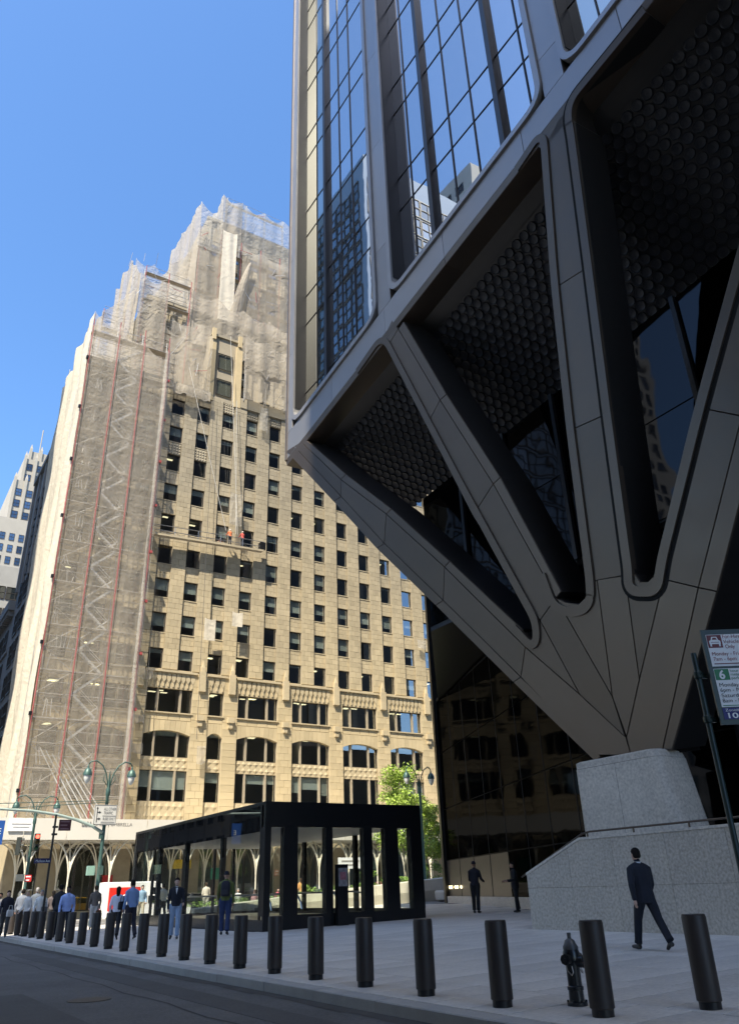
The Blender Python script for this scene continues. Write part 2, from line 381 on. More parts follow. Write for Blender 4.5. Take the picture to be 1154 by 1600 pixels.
# ================================================================== BOLLARDS
def make_bollard(x, y, label):
    r = empty('bollard', (x, y, gz(x)))
    o = MB().lathe([(.128, .075), (.140, .085), (.140, .925), (.136, .938)], 24).build('shaft', M_bollard, r); autosmooth(o)
    o = MB().lathe([(.134, .938), (.134, .950), (.128, .957), (.0, .957)], 24).build('cap', M_bollard, r); autosmooth(o)
    o = MB().lathe([(.124, -.02), (.124, .075)], 24).build('base_ring', M_black, r); autosmooth(o)
    return tag(r, label, 'bollard', 'bollards along the kerb')
bx = [(8.74, 6.68), (7.64, 7.28)] + [(7.40, 8.71 + 1.617 * i) for i in range(22)]
bl = ['dark bronze bollard at the far right, nearest to the parking sign', 'dark bronze bollard standing just in front of the fire hydrant',
      'dark bronze bollard, first one left of the fire hydrant', 'dark bronze bollard, second one left of the fire hydrant',
      'dark bronze bollard, third one left of the fire hydrant', 'dark bronze bollard before the right half of the kiosk, fourth left of the hydrant',
      'dark bronze bollard in front of the near kiosk corner, fifth left of the hydrant', 'dark bronze bollard, sixth one left of the fire hydrant',
      'dark bronze bollard just left of the man with the backpack, seventh from the hydrant', 'dark bronze bollard between backpack man and black jacket man, eighth from the hydrant',
      'dark bronze bollard partly covering the black jacket man, ninth from the hydrant']
b0 = None
for k, (x, y) in enumerate(bx):
    lab = bl[k] if k < len(bl) else 'dark bronze bollard, number %s in the row counting left from the hydrant' % (
        ['ten', 'eleven', 'twelve', 'thirteen', 'fourteen', 'fifteen', 'sixteen', 'seventeen', 'eighteen', 'nineteen', 'twenty', 'twenty one', 'twenty two'][k - len(bl)])
    if b0 is None: b0 = make_bollard(x, y, lab)
    else:
        c = copy_tree(b0); c.location = (x, y, gz(x)); c.rotation_euler = (0, 0, random.uniform(0, 6)); c['label'] = lab

# ================================================================== FIRE HYDRANT
M_hyd = mat('hydrant_paint', (.012, .014, .016), .3, var=.2, scale=8, coat=.3)
M_hydtop = mat('hydrant_grey', (.07, .072, .075), .4, var=.15, scale=8)
M_chain = mat('chain_steel', (.35, .34, .32), .4, metal=.8)
hp = tuple(atg(902, 1571))[:2]; hy = tag(empty('fire_hydrant', (hp[0], hp[1], gz(hp[0])), R(20)), 'black fire hydrant with grey bonnet behind a bollard', 'fire hydrant')
o = MB().lathe([(.125, 0), (.125, .035), (.095, .045), (.09, .16), (.10, .165), (.10, .20), (.085, .21), (.085, .46), (.105, .48), (.105, .56), (.09, .60)], 16).build('barrel', M_hyd, hy); autosmooth(o)
o = MB().lathe([(.095, .60), (.095, .63), (.075, .66), (.06, .70), (.025, .72), (.025, .78), (.018, .785)], 16).build('bonnet', M_hydtop, hy); autosmooth(o)
for s, a in ((1, 0), (-1, 0)):
    m = MB().tube((s * .07, 0, .50), (s * .17, 0, .50), .05, n=12); m.tube((s * .15, 0, .50), (s * .20, 0, .50), .062, n=8); m.tube((s * .2, 0, .5), (s * .225, 0, .5), .022, n=5)
    autosmooth(m.build('nozzle_cap', M_hyd, hy))
m = MB().tube((0, -.07, .47), (0, -.18, .47), .07, n=12); m.tube((0, -.16, .47), (0, -.2, .47), .085, n=8); m.tube((0, -.2, .47), (0, -.23, .47), .025, n=5); autosmooth(m.build('pumper_cap', M_hyd, hy))
for s in (1, -1):
    m = MB().path([(s * .19, .0, .45), (s * .20, -.02, .38), (s * .16, -.05, .33), (s * .11, -.05, .36), (s * .09, -.03, .42)], .007, 5); m.build('chain', M_chain, hy)
m = MB()
for i in range(6):
    a = i * math.pi / 3; m.tube((.11 * math.cos(a), .11 * math.sin(a), .02), (.11 * math.cos(a), .11 * math.sin(a), .06), .013, n=6)
stuff(m.build('base_bolts', M_hyd, hy))

# ================================================================== PARKING SIGN
def text(name, s, size, m, parent, loc, rot, width=None, bold=0.0, align='LEFT', depth=.0):
    cu = bpy.data.curves.new(name, 'FONT'); cu.body = s; cu.size = size; cu.align_x = align; cu.offset = bold; cu.extrude = depth
    cu.materials.append(m); t = bpy.data.objects.new(name, cu); scene.collection.objects.link(t)
    dg = bpy.context.evaluated_depsgraph_get(); me = bpy.data.meshes.new_from_object(t.evaluated_get(dg)); bpy.data.objects.remove(t)
    o = obj(name, me, parent, loc, rot)
    if width and len(me.vertices):
        xs = [v.co.x for v in me.vertices]; w = max(xs) - min(xs); o.scale = (width / w, 1, 1)
    o['kind'] = 'stuff'
    return o
M_sgreen = mat('sign_green_paint', (.018, .035, .03), .4, metal=.1, var=.2, scale=6)
M_white = mat('sign_white', (.88, .88, .88), .5, var=.05)
M_maroon = mat('sign_maroon', (.16, .018, .022), .5, var=.05)
M_sigreen = mat('sign_bright_green', (.015, .20, .07), .5, var=.05)
M_blue = mat('sign_blue', (.012, .012, .16), .5, var=.05)
M_ink = mat('sign_ink', (.03, .035, .04), .6, var=.05)
M_inkr = mat('sign_ink_red', (.25, .03, .04), .6, var=.05)
ps = tag(empty('parking_sign', (7.3, 4.94, gz(7.3)), 0), 'green framed parking regulation sign on a dark green pole', 'sign')
o = MB().lathe([(.045, -.02), (.045, .03), (.030, .05), (.030, 3.52), (.022, 3.54)], 14).build('pole', M_sgreen, ps); autosmooth(o)
for z in (2.84, 3.30):
    m = MB().lathe([(.037, z - .04), (.043, z - .03), (.043, z + .03), (.037, z + .04)], 12); m.box(.03, .12, -.02, .02, z - .025, z + .025); m.tube((.0, -.055, z + .012), (.0, .055, z + .012), .01, n=6)
    m.build('clamp', M_sgreen, ps)
# panel: local x along the sign, z up, faces -y
sp = obj('panel', MB().box(0, .62, 0, .03, 0, 1.0).mesh('panel', M_sgreen), ps, (.045, -.11, 2.77), (0, 0, R(-33)))
def face(x0, x1, z0, z1, m, nm, y=-.004, d=.003): return MB().box(x0, x1, y, y + d, z0, z1).build(nm, m, sp)
face(.045, .575, .60, .945, M_white, 'sign_plate'); face(.045, .575, .175, .575, M_white, 'sign_plate'); face(.045, .575, .05, .165, M_blue, 'zone_plate')
YT = -.0065
face(.05, .205, .80, .94, M_maroon, 'icon_plate', -.006, .0015)
def ptext(s, x, z, size, m, w=None, bold=0.0): return text('lettering', s, size, m, sp, (x, YT - .001, z), (math.pi / 2, 0, 0), w, bold)
# little car icon seen from the front
ic = MB().prism([(.068, YT, .84), (.187, YT, .84), (.187, YT, .875), (.168, YT, .885), (.155, YT, .92), (.100, YT, .92), (.087, YT, .885), (.068, YT, .875)], (0, -.001, 0))
ic.box(.072, .090, YT - .001, YT, .815, .84); ic.box(.165, .183, YT - .001, YT, .815, .84); ic.build('car_icon', M_white, sp)
MB().prism([(.102, YT - .0015, .888), (.153, YT - .0015, .888), (.145, YT - .0015, .91), (.110, YT - .0015, .91)], (0, -.001, 0)).box(.085, .17, YT - .002, YT - .001, .857, .862).build('car_icon', M_maroon, sp)
ptext('For-Hire', .215, .900, .058, M_inkr, .19); ptext('Vehicles', .215, .845, .058, M_inkr, .19); ptext('Only', .225, .79, .058, M_inkr, .10)
ptext('Monday - Friday', .065, .715, .056, M_inkr, .36); ptext('7am - 6pm', .07, .66, .056, M_inkr, .24)
MB().prism([(.07, YT, .622), (.38, YT, .622), (.38, YT, .612), (.42, YT, .626), (.38, YT, .641), (.38, YT, .632), (.07, YT, .632)], (0, -.001, 0)).build('arrow', M_maroon, sp)
face(.05, .20, .455, .57, M_sigreen, 'icon_plate', -.006, .0015)
ptext('6', .09, .468, .125, M_white, None, .004)
ptext('hour', .21, .535, .042, M_sigreen, .09); ptext('metered', .21, .497, .042, M_sigreen, .15); ptext('parking', .21, .459, .042, M_sigreen, .14)
ptext('Monday - Friday', .065, .385, .055, M_ink, .42); ptext('6pm - Midnight', .065, .332, .055, M_ink, .38)
ptext('Saturday', .065, .275, .055, M_ink, .24); ptext('8am - Midnight', .065, .222, .055, M_ink, .38)
face(.06, .56, .186, .194, M_sigreen, 'rule_line', -.006, .0015)
ptext('Zone#', .07, .130, .038, M_white, .14); ptext('106632', .065, .062, .075, M_white, .36, .0015)

# ================================================================== GRANITE STAIR WALL, RAIL, PIER BLOCK
WX = 17.0
jy = [18.42, 16.68, 15.10, 13.41, 11.7, 10.0, 8.3, 6.6, 4.9, 3.2]
wall = tag(empty('granite_wall', (WX, 15, gz(WX))), 'grey granite stair wall of big slabs with a sloping end', 'wall')
wall.location = (0, 0, 0)
def wtop(y): return 1.60 + (18.42 - y) / (18.42 - 16.2) * .80 if y > 16.2 else 2.40
MB().box(WX + .06, WX + .55, 3.2, 16.2, .1, 2.36).build('core', M_granite, wall)
zj = 1.25
for a, c in zip(jy, jy[1:]):
    MB().cham([(WX, a, gz(WX) - .1), (WX, c, gz(WX) - .1), (WX, c, zj), (WX, a, zj)], (.42, 0, 0), .006, .012).build('slab', M_granite, wall)
    tops = [(WX, a, wtop(a))] + ([(WX, 16.2, 2.40)] if a > 16.2 > c else []) + [(WX, c, wtop(c))]
    MB().cham([(WX, a, zj), (WX, c, zj)] + tops[::-1], (.42, 0, 0), .006, .012).build('slab', M_granite, wall)
# coping
b = MB().box(WX - .015, WX + .6, 3.2, 16.2, 2.40, 2.46)
b.prism([(WX - .015, 16.2, 2.40), (WX - .015, 18.44, 1.592), (WX - .015, 18.44, 1.65), (WX - .015, 16.2, 2.46)], (.615, 0, 0)); b.build('coping', M_granite2, wall)
rail = tag(empty('handrail', (0, 0, 0)), 'thin bronze handrail running along the granite stair wall', 'handrail')
M_rail = mat('rail_bronze', (.10, .075, .055), .35, metal=.7, var=.1)
rp = [(WX + .25, 18.9, 1.55), (WX + .25, 18.4, 1.75), (WX + .25, 16.3, 2.56), (WX + .25, 16.0, 2.60), (WX + .25, 3.2, 2.60)]
MB().path(rp, .026, 8).build('rail_tube', M_rail, rail); 
for y in (18.3, 17.2, 16.1, 14.5, 12.8, 11.1, 9.4, 7.7): MB().box(WX + .235, WX + .265, y - .02, y + .02, wtop(y) + .03, wtop(y) + .16 if y > 16.2 else 2.59).build('post', M_rail, rail)
# steps rising behind the wall
stp = tag(empty('granite_steps', (0, 0, 0)), 'granite steps rising behind the stair wall towards the lobby', 'steps')
for i in range(12): MB().box(WX + .62, 22, 18.4 - i * .17 - .17, 18.4 - i * .17, gz(19), .35 + (i + 1) * .15).build('step', M_granite2, stp)
MB().box(WX + .62, 22, 3.2, 18.4 - 12 * .17, gz(19), 2.15).build('landing', M_granite2, stp)
blk = tag(empty('granite_pier', (0, 0, 0)), 'tapered grey granite pier block carrying the foot of the fan column', 'pier')
BX = 18.3
def ring(z, y0, y1, x0, x1, r):
    out = []
    for cx, cy, a0 in ((x0 + r, y0 + r, 180), (x1 - .1, y0 + r, 270), (x1 - .1, y1 - .1, 0), (x0 + .1, y1 - .1, 90)):
        rr = r if a0 in (180, 270) else .1
        for k in range(5):
            a = R(a0 + 90 * k / 4); out.append(Vector((cx + rr * math.cos(a), cy + rr * math.sin(a), z)))
    return out
def loft(m, rings):
    n = len(rings[0])
    m.add([p for r in rings for p in r], [(j * n + i, j * n + (i + 1) % n, (j + 1) * n + (i + 1) % n, (j + 1) * n + i) for j in range(len(rings) - 1) for i in range(n)] +
          [tuple(range(n - 1, -1, -1)), tuple(range((len(rings) - 1) * n, len(rings) * n))])
m = MB(); loft(m, [ring(2.0, 13.78, 17.2, BX, 19.55, .40), ring(4.40, 14.15, 17.2, BX, 19.5, .34)]); autosmooth(m.build('block', M_granite2, blk), 30)
m = MB(); loft(m, [ring(4.41, 14.16, 17.19, BX + .01, 19.49, .34), ring(4.58, 14.2, 17.19, BX + .01, 19.46, .32), ring(4.62, 14.26, 17.1, BX + .07, 19.4, .28)]); autosmooth(m.build('cap', M_granite2, blk), 30)

MB().box(BX - .002, BX + .02, 15.655, 15.667, 2.0, 4.40).build('joint', M_joint, blk)
MB().box(BX - .002, BX + .02, 14.8, 17.1, 4.40, 4.412).build('joint', M_joint, blk)
# ================================================================== OFFICE TOWER with fan columns
TX = 16.0                                   # street facade plane
zf = lambda y: 27.45 - .166 * y             # underside of the fascia
zw = lambda y: 29.25 - .153 * y             # foot of the window bays
zs = lambda y: 21.33 - .074 * y             # where the soffit meets the lobby glass
LX = 21.5
ZTOP = 99.0
M_tglass = mirror_glass('tower_glass', (.70, .72, .735), .012, .016, (.10, .105, .11), .80, .05)
M_tglassw = mirror_glass('tower_glass_warm', (.66, .67, .62), .02, .015, (.075, .07, .06), .8, .06)
M_lglass = mirror_glass('lobby_glass', (.015, .016, .018), .04, .08, (.006, .006, .006), .8, .15)
M_uglass = mirror_glass('upper_lobby_glass', (.030, .030, .031), .03, .10, (.006, .006, .006), .8, .3)
M_fin = mat('dark_fin', (.020, .018, .017), .35, metal=.4, var=.08, rnd=.05)
tower = tag(empty('office_tower', (TX, 14, 0)), 'dark bronze glass office tower raised on fan shaped columns above the plaza', 'building')
tower.location = (0, 0, 0)
def part(m, name, mats, parent=tower, smooth=False): return m.build(name, mats, parent, smooth)
# dark body behind the facade, lobby body behind its glass
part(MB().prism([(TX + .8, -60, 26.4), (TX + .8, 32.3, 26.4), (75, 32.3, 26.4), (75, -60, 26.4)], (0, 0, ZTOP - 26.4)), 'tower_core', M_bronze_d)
CA, CB = Vector((31.0, 40.4, 0)), Vector((22.0, 19.2, 0))
part(MB().prism([(22.3, -60, .2), (22.3, 19.3, .2), (31.4, 40.2, .2), (75, 40.2, .2), (75, -60, .2)], (0, 0, 19.6)), 'lobby_core', M_lobbyin)

# ---------------- fascia
fas = part(MB().prism([(TX + .12, 32.4, zf(32.4) + .2), (TX + .12, -30, zf(-30) + .2), (TX + .12, -30, zw(-30) - .05), (TX + .12, 32.4, zw(32.4) - .05)], (.7, 0, 0)), 'fascia', M_blackgap)
fj = [32.62, 27.6, 22.7, 18.2, 13.2, 8.4, 3.2, -2, -8, -14, -20, -30]
for a, c in zip(fj, fj[1:]):
    lo = .34; 
    part(MB().cham([(TX, a, zf(a) + lo), (TX, c, zf(c) + lo), (TX, c, zw(c) - .30), (TX, a, zw(a) - .30)], (.3, 0, 0), .018, .04), 'fascia_panel', M_bronze_l, fas)
    part(MB().cham([(TX + .05, a, zf(a)), (TX + .05, c, zf(c)), (TX - .0, c, zf(c) + lo), (TX - .0, a, zf(a) + lo)], (1.0, 0, .04), .015, .03), 'fascia_lip', M_bronze, fas)
# corner strip and metal columns between the bays, split at the panel joints
def zjoints(z0): 
    z = [z0]; k = 29.2
    while k < ZTOP:
        if k > z0 + 1: z.append(k)
        k += 7.22
    return z + [ZTOP]
def metal_column(ya, yb, name='metal_column'):
    root = part(MB().box(TX + .1, TX + .6, yb + .02, ya - .02, zw((ya + yb) / 2), ZTOP), name, M_blackgap)
    zz_ = zjoints(zw(ya) - .30)
    for i, (z0, z1) in enumerate(zip(zz_, zz_[1:])):
        a0, b0 = (zw(ya) - .30, zw(yb) - .30) if i == 0 else (z0, z0)
        part(MB().cham([(TX, ya, a0), (TX, yb, b0), (TX, yb, z1), (TX, ya, z1)], (.4, 0, 0), .015, .03), 'cladding_panel', M_bronze_l, root)
metal_column(32.62, 31.95, 'corner_column'); metal_column(23.2, 22.15); metal_column(11.85, 10.85); metal_column(.75, -.25); metal_column(-10.3, -11.3); metal_column(-21.4, -22.4)
# west end face of the tower, seen from further round
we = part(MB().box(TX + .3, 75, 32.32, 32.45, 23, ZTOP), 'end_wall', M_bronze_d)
for i in range(8): part(MB().box(TX + .3 + i * 7, TX + 1.2 + i * 7, 32.45, 32.75, 24, ZTOP), 'end_fin', M_bronze, we)
part(MB().tube((TX + .06, 32.6, zf(32.6) + .3), (TX + .06, 32.6, ZTOP), .13, n=10), 'corner_trim', M_bronze)

# ---------------- window bays
FL = [(17.25 + 7.0 * k, 19.4 + 7.0 * k) for k in range(12)]    # transom pairs: spandrel foot, spandrel head
def rounded(pts, r, n=6):
    out = [pts[0]]
    for i in range(1, len(pts) - 1):
        p = Vector(pts[i]); a = (Vector(pts[i - 1]) - p).normalized(); c = (Vector(pts[i + 1]) - p).normalized()
        rr = r[i] if isinstance(r, (list, tuple)) else r
        s = p + a * rr; e = p + c * rr
        for k in range(n + 1):
            t = k / n; out.append(tuple(s * (1 - t) ** 2 + p * 2 * t * (1 - t) + e * t * t))
    return out + [pts[-1]]
def offset2(pts, d):
    out = []
    for i, p in enumerate(pts):
        p = Vector(p); a = Vector(pts[max(i - 1, 0)]); c = Vector(pts[min(i + 1, len(pts) - 1)])
        e = (c - a).normalized(); out.append(p + Vector((e.y, -e.x)) * d)
    return out
def strip(m, inner, outer, front, depth, axis=None):
    """solid ribbon between two 2D polylines lifted by the function front(p) and pushed back along depth"""
    n = len(inner); A = [front(p) for p in inner]; B = [front(p) for p in outer]; d = Vector(depth)
    m.add(A + B + [p + d for p in A] + [p + d for p in B],
          [f for i in range(n - 1) for f in ((i, i + 1, n + i + 1, n + i), (i, 2 * n + i, 2 * n + i + 1, i + 1), (n + i, n + i + 1, 3 * n + i + 1, 3 * n + i), (2 * n + i, 3 * n + i, 3 * n + i + 1, 2 * n + i + 1))]
          + [(0, n, 3 * n, 2 * n), (n - 1, 3 * n - 1, 4 * n - 1, 2 * n - 1)])
GX = TX + .68
def bay(ya, yb, fins, mulls, warm=None):
    root = part(MB().box(GX + .05, GX + .3, yb, ya, zw(ya) - .2, ZTOP), 'window_bay', M_blackgap)
    corner = [(ya, ZTOP), (ya, zw(ya)), (yb, zw(yb)), (yb, ZTOP)]
    inner = rounded(corner, .75); outer = offset2(inner, .26)
    if (outer[0][0] - ya) < 0: outer = offset2(inner, -.26)
    m = MB(); strip(m, inner, outer, lambda p: Vector((TX - .10, p[0], p[1])), (.80, 0, 0)); part(m, 'frame_lip', M_bronze_l, root)
    in2 = offset2(inner, .01 if outer[0][0] > ya else -.01); out2 = offset2(inner, -.06 if outer[0][0] > ya else .06)
    # dark inner lining of the reveal
    far = MB().box(TX + .02, GX + .04, ya - .035, ya - .012, zw(ya) + .8, ZTOP)
    part(far, 'dark_reveal', M_bronze_d, root)
    ys = sorted([ya - .02, yb + .02] + [y for y, w in fins] + list(mulls), reverse=True)
    zfoot = lambda y: zw(y)
    levels = [z for pr in FL for z in pr if z < ZTOP]
    for k, (a, c) in enumerate(zip(ys, ys[1:])):
        lowest = min(zfoot(a), zfoot(c)); lv = [l for l in levels if l > max(zfoot(a), zfoot(c)) + .05]
        z0a, z0c = zfoot(a) - .02, zfoot(c) - .02
        for z in lv + [ZTOP]:
            tl = random.uniform(-.004, .004)
            part(MB().prism([(GX, a - .02, z0a + .02), (GX + tl, c + .02, z0c + .02), (GX + tl, c + .02, z - .02), (GX, a - .02, z - .02)], (.05, 0, 0)), 'pane', M_tglassw if (warm and k in warm) else M_tglass, root)
            z0a = z0c = z
    for y in mulls: part(MB().box(GX - .05, GX + .06, y - .025, y + .025, zfoot(y), ZTOP), 'mullion', M_fin, root)
    for y, w in fins: part(MB().box(GX - .24, GX + .06, y - w * .36, y + w * .36, zfoot(y) + .05, ZTOP), 'fin', M_fin, root)
    for z in levels:
        if z > zw(yb) + .1: part(MB().box(GX - .035, GX + .05, yb, ya if z > zw(ya) else yb + 1, z - .018, z + .018), 'transom', M_fin, root)
bay(31.95 - .26, 23.2 + .26, [(29.0, .32), (24.0, .5)], [30.3, 27.45, 26.15], warm=(0, 1))
bay(22.15 - .26, 11.85 + .26, [(19.25, .36), (14.55, .36)], [20.75, 17.7, 16.15, 13.0])
bay(10.85 - .26, .75 + .26, [(8.0, .36), (3.4, .36)], [9.4, 6.5, 4.95, 2.0], warm=(0, 1))
bay(-.25 - .26, -10.3 + .26, [(-3.0, .36), (-7.6, .36)], [-1.6, -4.5, -6.05, -9])
bay(-11.3 - .26, -21.4 + .26, [(-14.0, .36), (-18.6, .36)], [-12.6, -15.5, -17.05, -20])

# ---------------- fan columns, on a plane that leans in from the fascia to the granite pier
fp0 = Vector((TX + .05, 32.6, zf(32.6))); fp1 = Vector((TX + .05, 7.6, zf(7.6))); fp2 = atx(977, 1165, 18.75)
M_bronze_shade = mat('bronze_shade', (.05, .047, .046), .36, metal=.6, var=.06, rnd=.05)  # darker copy of the cladding bronze: shade of the openings put into colour
fn = (fp1 - fp0).cross(fp2 - fp0).normalized()
if fn.x > 0: fn = -fn                        # points to the street
FP = lambda p: atp(p[0], p[1], fp0, fn)
IN = -fn
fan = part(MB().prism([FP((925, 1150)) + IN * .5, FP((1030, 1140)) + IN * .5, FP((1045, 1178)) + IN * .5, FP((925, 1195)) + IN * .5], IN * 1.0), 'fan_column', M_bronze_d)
def panel(pts, depth=1.6, m=M_bronze): return part(MB().cham([FP(p) for p in pts], IN * depth, .02, .06, 1), 'cladding_panel', [m, M_bronze_shade], fan)
A = [(447, 705), (521, 784), (588, 857), (680, 946), (801, 1066), (929, 1190)]
G = [(470, 690), (532, 749), (603, 803), (694, 886), (820, 1011)]
lipA = lambda i: (A[i][0] + 12, A[i][1] - 8)
for i in range(4): panel([lipA(i), lipA(i + 1), G[i + 1], G[i]])
panel([lipA(4), (929, 1180), (985, 1180), (977, 1152), (905, 1085), (820, 1011)])
for i in range(5): part(MB().cham([FP(A[i]), FP(A[i + 1]), FP(lipA(i + 1)) if i < 4 else FP((938, 1182)), FP(lipA(i))], IN * 1.2, .015, .12), 'edge_trim', M_bronze, fan)
O1L = [(479, 688), (540, 741), (611, 795), (702, 877), (815, 983)]
for i in range(4): panel([G[i], G[i + 1], O1L[i + 1], O1L[i]])
L2 = [(605, 541), (666, 665), (738, 806), (843, 969)]; R2 = [(622, 514), (687, 625), (770, 756), (868, 934)]
panel([(598, 528), (612, 500), R2[0], L2[0]])
for i in range(3): panel([L2[i], L2[i + 1], R2[i + 1], R2[i]])
O2L = [(630, 502), (697, 616), (781, 746), (876, 924)]
for i in range(3): panel([R2[i], R2[i + 1], O2L[i + 1], O2L[i]])
panel([(820, 1011), (832, 1006), (843, 990), (843, 969), (905, 1085)])
panel([(843, 969), (868, 934), (956, 1089), (976, 1152), (905, 1085)])
panel([(868, 934), (883, 941), (903, 944), (915, 932), (916, 911), (932, 906), (956, 1089)])
panel([(932, 906), (976, 899), (998, 1062), (978, 1152), (956, 1089)])
panel([(976, 899), (991, 897), (999, 909), (1011, 909), (1019, 901), (1036, 905), (998, 1062)])
panel([(1036, 905), (1090, 918), (1034, 1172), (985, 1180), (978, 1152), (998, 1062)])
panel([(1090, 918), (1119, 924), (1049, 1172), (1034, 1172)])
# column three with its groove
L3 = [(848, 232), (868, 449), (893, 671), (921, 909)]; G3 = [(880, 172), (912, 421), (942, 649), (975, 899)]; O3L = [(896, 190), (925, 409), (955, 643), (989, 895)]
panel([(835, 225), (868, 180), (880, 172), (882, 195), (848, 236)])
for i in range(3): panel([L3[i], L3[i + 1], G3[i + 1], G3[i]]); panel([G3[i], G3[i + 1], O3L[i + 1], O3L[i]])
# column four runs up out of the picture
R4 = [(1019, 901), (1027, 878), (1086, 636), (1189, 260)]; G4 = [(1036, 905), (1090, 918), (1158, 650), (1262, 260)]; E4 = [(1119, 924), (1188, 655), (1296, 260)]
panel([(1019, 901), (1027, 878), (1086, 636), (1158, 650), (1090, 918), (1036, 905)]); panel([R4[2], R4[3], G4[3], G4[2]])
panel([G4[1], G4[2], E4[1], E4[0]]); panel([G4[2], G4[3], E4[2], E4[1]])
panel([R4[3], (1404, -525), (1492, -610), G4[3]]); panel([G4[3], (1492, -610), (1542, -660), E4[2]])
# raised rims round the openings
def rim(inner, w, lift=.07, depth=1.7):
    P = [FP(p) for p in inner]; u = (P[1] - P[0]).normalized(); v = fn.cross(u)
    q = [((p - P[0]).dot(u), (p - P[0]).dot(v)) for p in P]
    out = offset2(q, w); m = MB()
    strip(m, q, out, lambda t: P[0] + u * t[0] + v * t[1] + fn * lift, IN * .25)
    autosmooth(part(m, 'opening_rim', M_bronze, fan), 35)
    m = MB(); strip(m, q, out, lambda t: P[0] + u * t[0] + v * t[1] + fn * (lift - .25), IN * (depth - .25)); autosmooth(part(m, 'dark_reveal', M_bronze_shade, fan), 35)  # inner faces of the opening, shade painted in with the darker bronze
    m = MB(); strip(m, offset2(q, w + .005), offset2(q, w + .14), lambda t: P[0] + u * t[0] + v * t[1] - fn * -.004, IN * .01); part(m, 'shadow_gap', M_blackgap, fan)
def curve(ps, r): return rounded(ps, r, 7)
o1 = curve([(560, 584), (598, 530), (720, 765), (833, 973), (834, 1006), (806, 976)], [0, 18, 30, 16, 14, 0])
o2 = curve([(810, 268), (845, 216), (862, 445), (886, 671), (917, 912), (917, 949), (871, 948), (852, 895)], [0, 16, 40, 40, 20, 22, 22, 0])
o3 = curve([(955, 644), (989, 893), (989, 916), (1021, 916), (1028, 872), (1086, 636), (1189, 260), (1400, -515)], [0, 14, 10, 10, 14, 60, 60, 0])
o3b = curve([(1010, 20), (890, 166), (897, 200), (925, 411), (955, 644)], [0, 26, 12, 60, 0])
MODE_RIM = 1
for pl in (o1, o2, o3, o3b):
    P = [FP(p) for p in pl]; u = (P[1] - P[0]).normalized(); v = fn.cross(u)
    q = [((p - P[0]).dot(u), (p - P[0]).dot(v)) for p in P]
    # outward side = away from the opening's middle
    cen = {id(o1): (640, 760), id(o2): (790, 560), id(o3): (1020, 500), id(o3b): (1080, 400)}[id(pl)]
    c = FP(cen); cq = ((c - P[0]).dot(u), (c - P[0]).dot(v)); mid = q[len(q) // 2]; t = offset2(q, .3)[len(q) // 2]
    s = 1 if math.hypot(t[0] - cq[0], t[1] - cq[1]) > math.hypot(mid[0] - cq[0], mid[1] - cq[1]) else -1
    rim(pl, .30 * s) if s > 0 else rim(pl, -.30)

# ---------------- hexagonal tile soffit
soff = part(MB(), 'soffit', M_blackgap); 
def SP(y, v): return Vector((TX + 1.0, y, zf(y) + .06)).lerp(Vector((LX, y, zs(y))), v)
m = MB(); ysl = [31.8 - i * 2 for i in range(32)]
for a, c in zip(ysl, ysl[1:]):
    for v0, v1 in ((0, .1), (.1, 1)): 
        up = Vector((0, 0, .06)) if v0 else Vector((0, 0, 0))
        m.quad(SP(a, v0) + up, SP(c, v0) + up, SP(c, v1) + up, SP(a, v1) + up)
soff.data = m.mesh('soffit', M_bronze_d)  # strip behind the fascia: its shade is put into the darkened bronze
def in_poly(p, poly):
    r = False; n = len(poly)
    for i in range(n):
        x0, y0 = poly[i]; x1, y1 = poly[i - 1]
        if (y0 > p[1]) != (y1 > p[1]) and p[0] < (x1 - x0) * (p[1] - y0) / (y1 - y0) + x0: r = not r
    return r
def project(P):
    q = P - C0; d = q.dot(CF); return (577 + FOCAL * q.dot(CR) / d, 800 - FOCAL * q.dot(CU) / d) if d > .1 else (-9e3, 0)
op = [[(475, 687), (592, 540), (705, 750), (634, 803)], [(627, 500), (838, 228), (880, 606), (775, 690)], [(890, 180), (1030, -20), (1180, -20), (1170, 380), (1010, 500), (950, 560)]]
def hexmesh(me_m):
    n = 12; rad = .235
    def rg(r, h, hexa): 
        out = []
        for i in range(n):
            t = 2 * math.pi * (i + .5) / n; k = 1.0
            if hexa: k = math.cos(math.pi / 6) / math.cos((t + math.pi / 6) % (math.pi / 3) - math.pi / 6)
            out.append((r * k * math.cos(t), r * k * math.sin(t), h))
        return out
    rings = [rg(rad, 0, True), rg(rad * .95, .02, True), rg(rad * .84, .035, False), rg(rad * .70, .015, False), rg(rad * .30, .0, False)]
    return [p for r in rings for p in r], [(j * n + i, j * n + (i + 1) % n, (j + 1) * n + (i + 1) % n, (j + 1) * n + i) for j in range(4) for i in range(n)] + [tuple(range(4 * n, 5 * n))]
hv, hf = hexmesh(None); hm = MB().add(hv, hf).mesh('hex_tile', M_hex); hmass = MB()
tiles = []; pitch = .445; row = 0
wlen = (SP(16, 1) - SP(16, 0)).length; nrow = int(wlen * .9 / (pitch * .866))
for r_ in range(nrow):
    v = .12 + (r_ + .5) * pitch * .866 / wlen
    if v > .985: break
    y = 31.3 - (pitch / 2 if r_ % 2 else 0)
    while y > -14:
        P = SP(y, v); e1 = (SP(y - .1, v) - P).normalized(); e2 = (SP(y, v + .01) - P).normalized(); nn = e1.cross(e2).normalized()
        if nn.z > 0: nn = -nn
        e2 = nn.cross(e1)
        q = project(P); vis = any(in_poly(q, o) for o in op)
        tiles.append((0 if vis else 1, (P - C0).length, P, e1, e2, nn)); y -= pitch
tiles.sort(key=lambda t: t[:2])
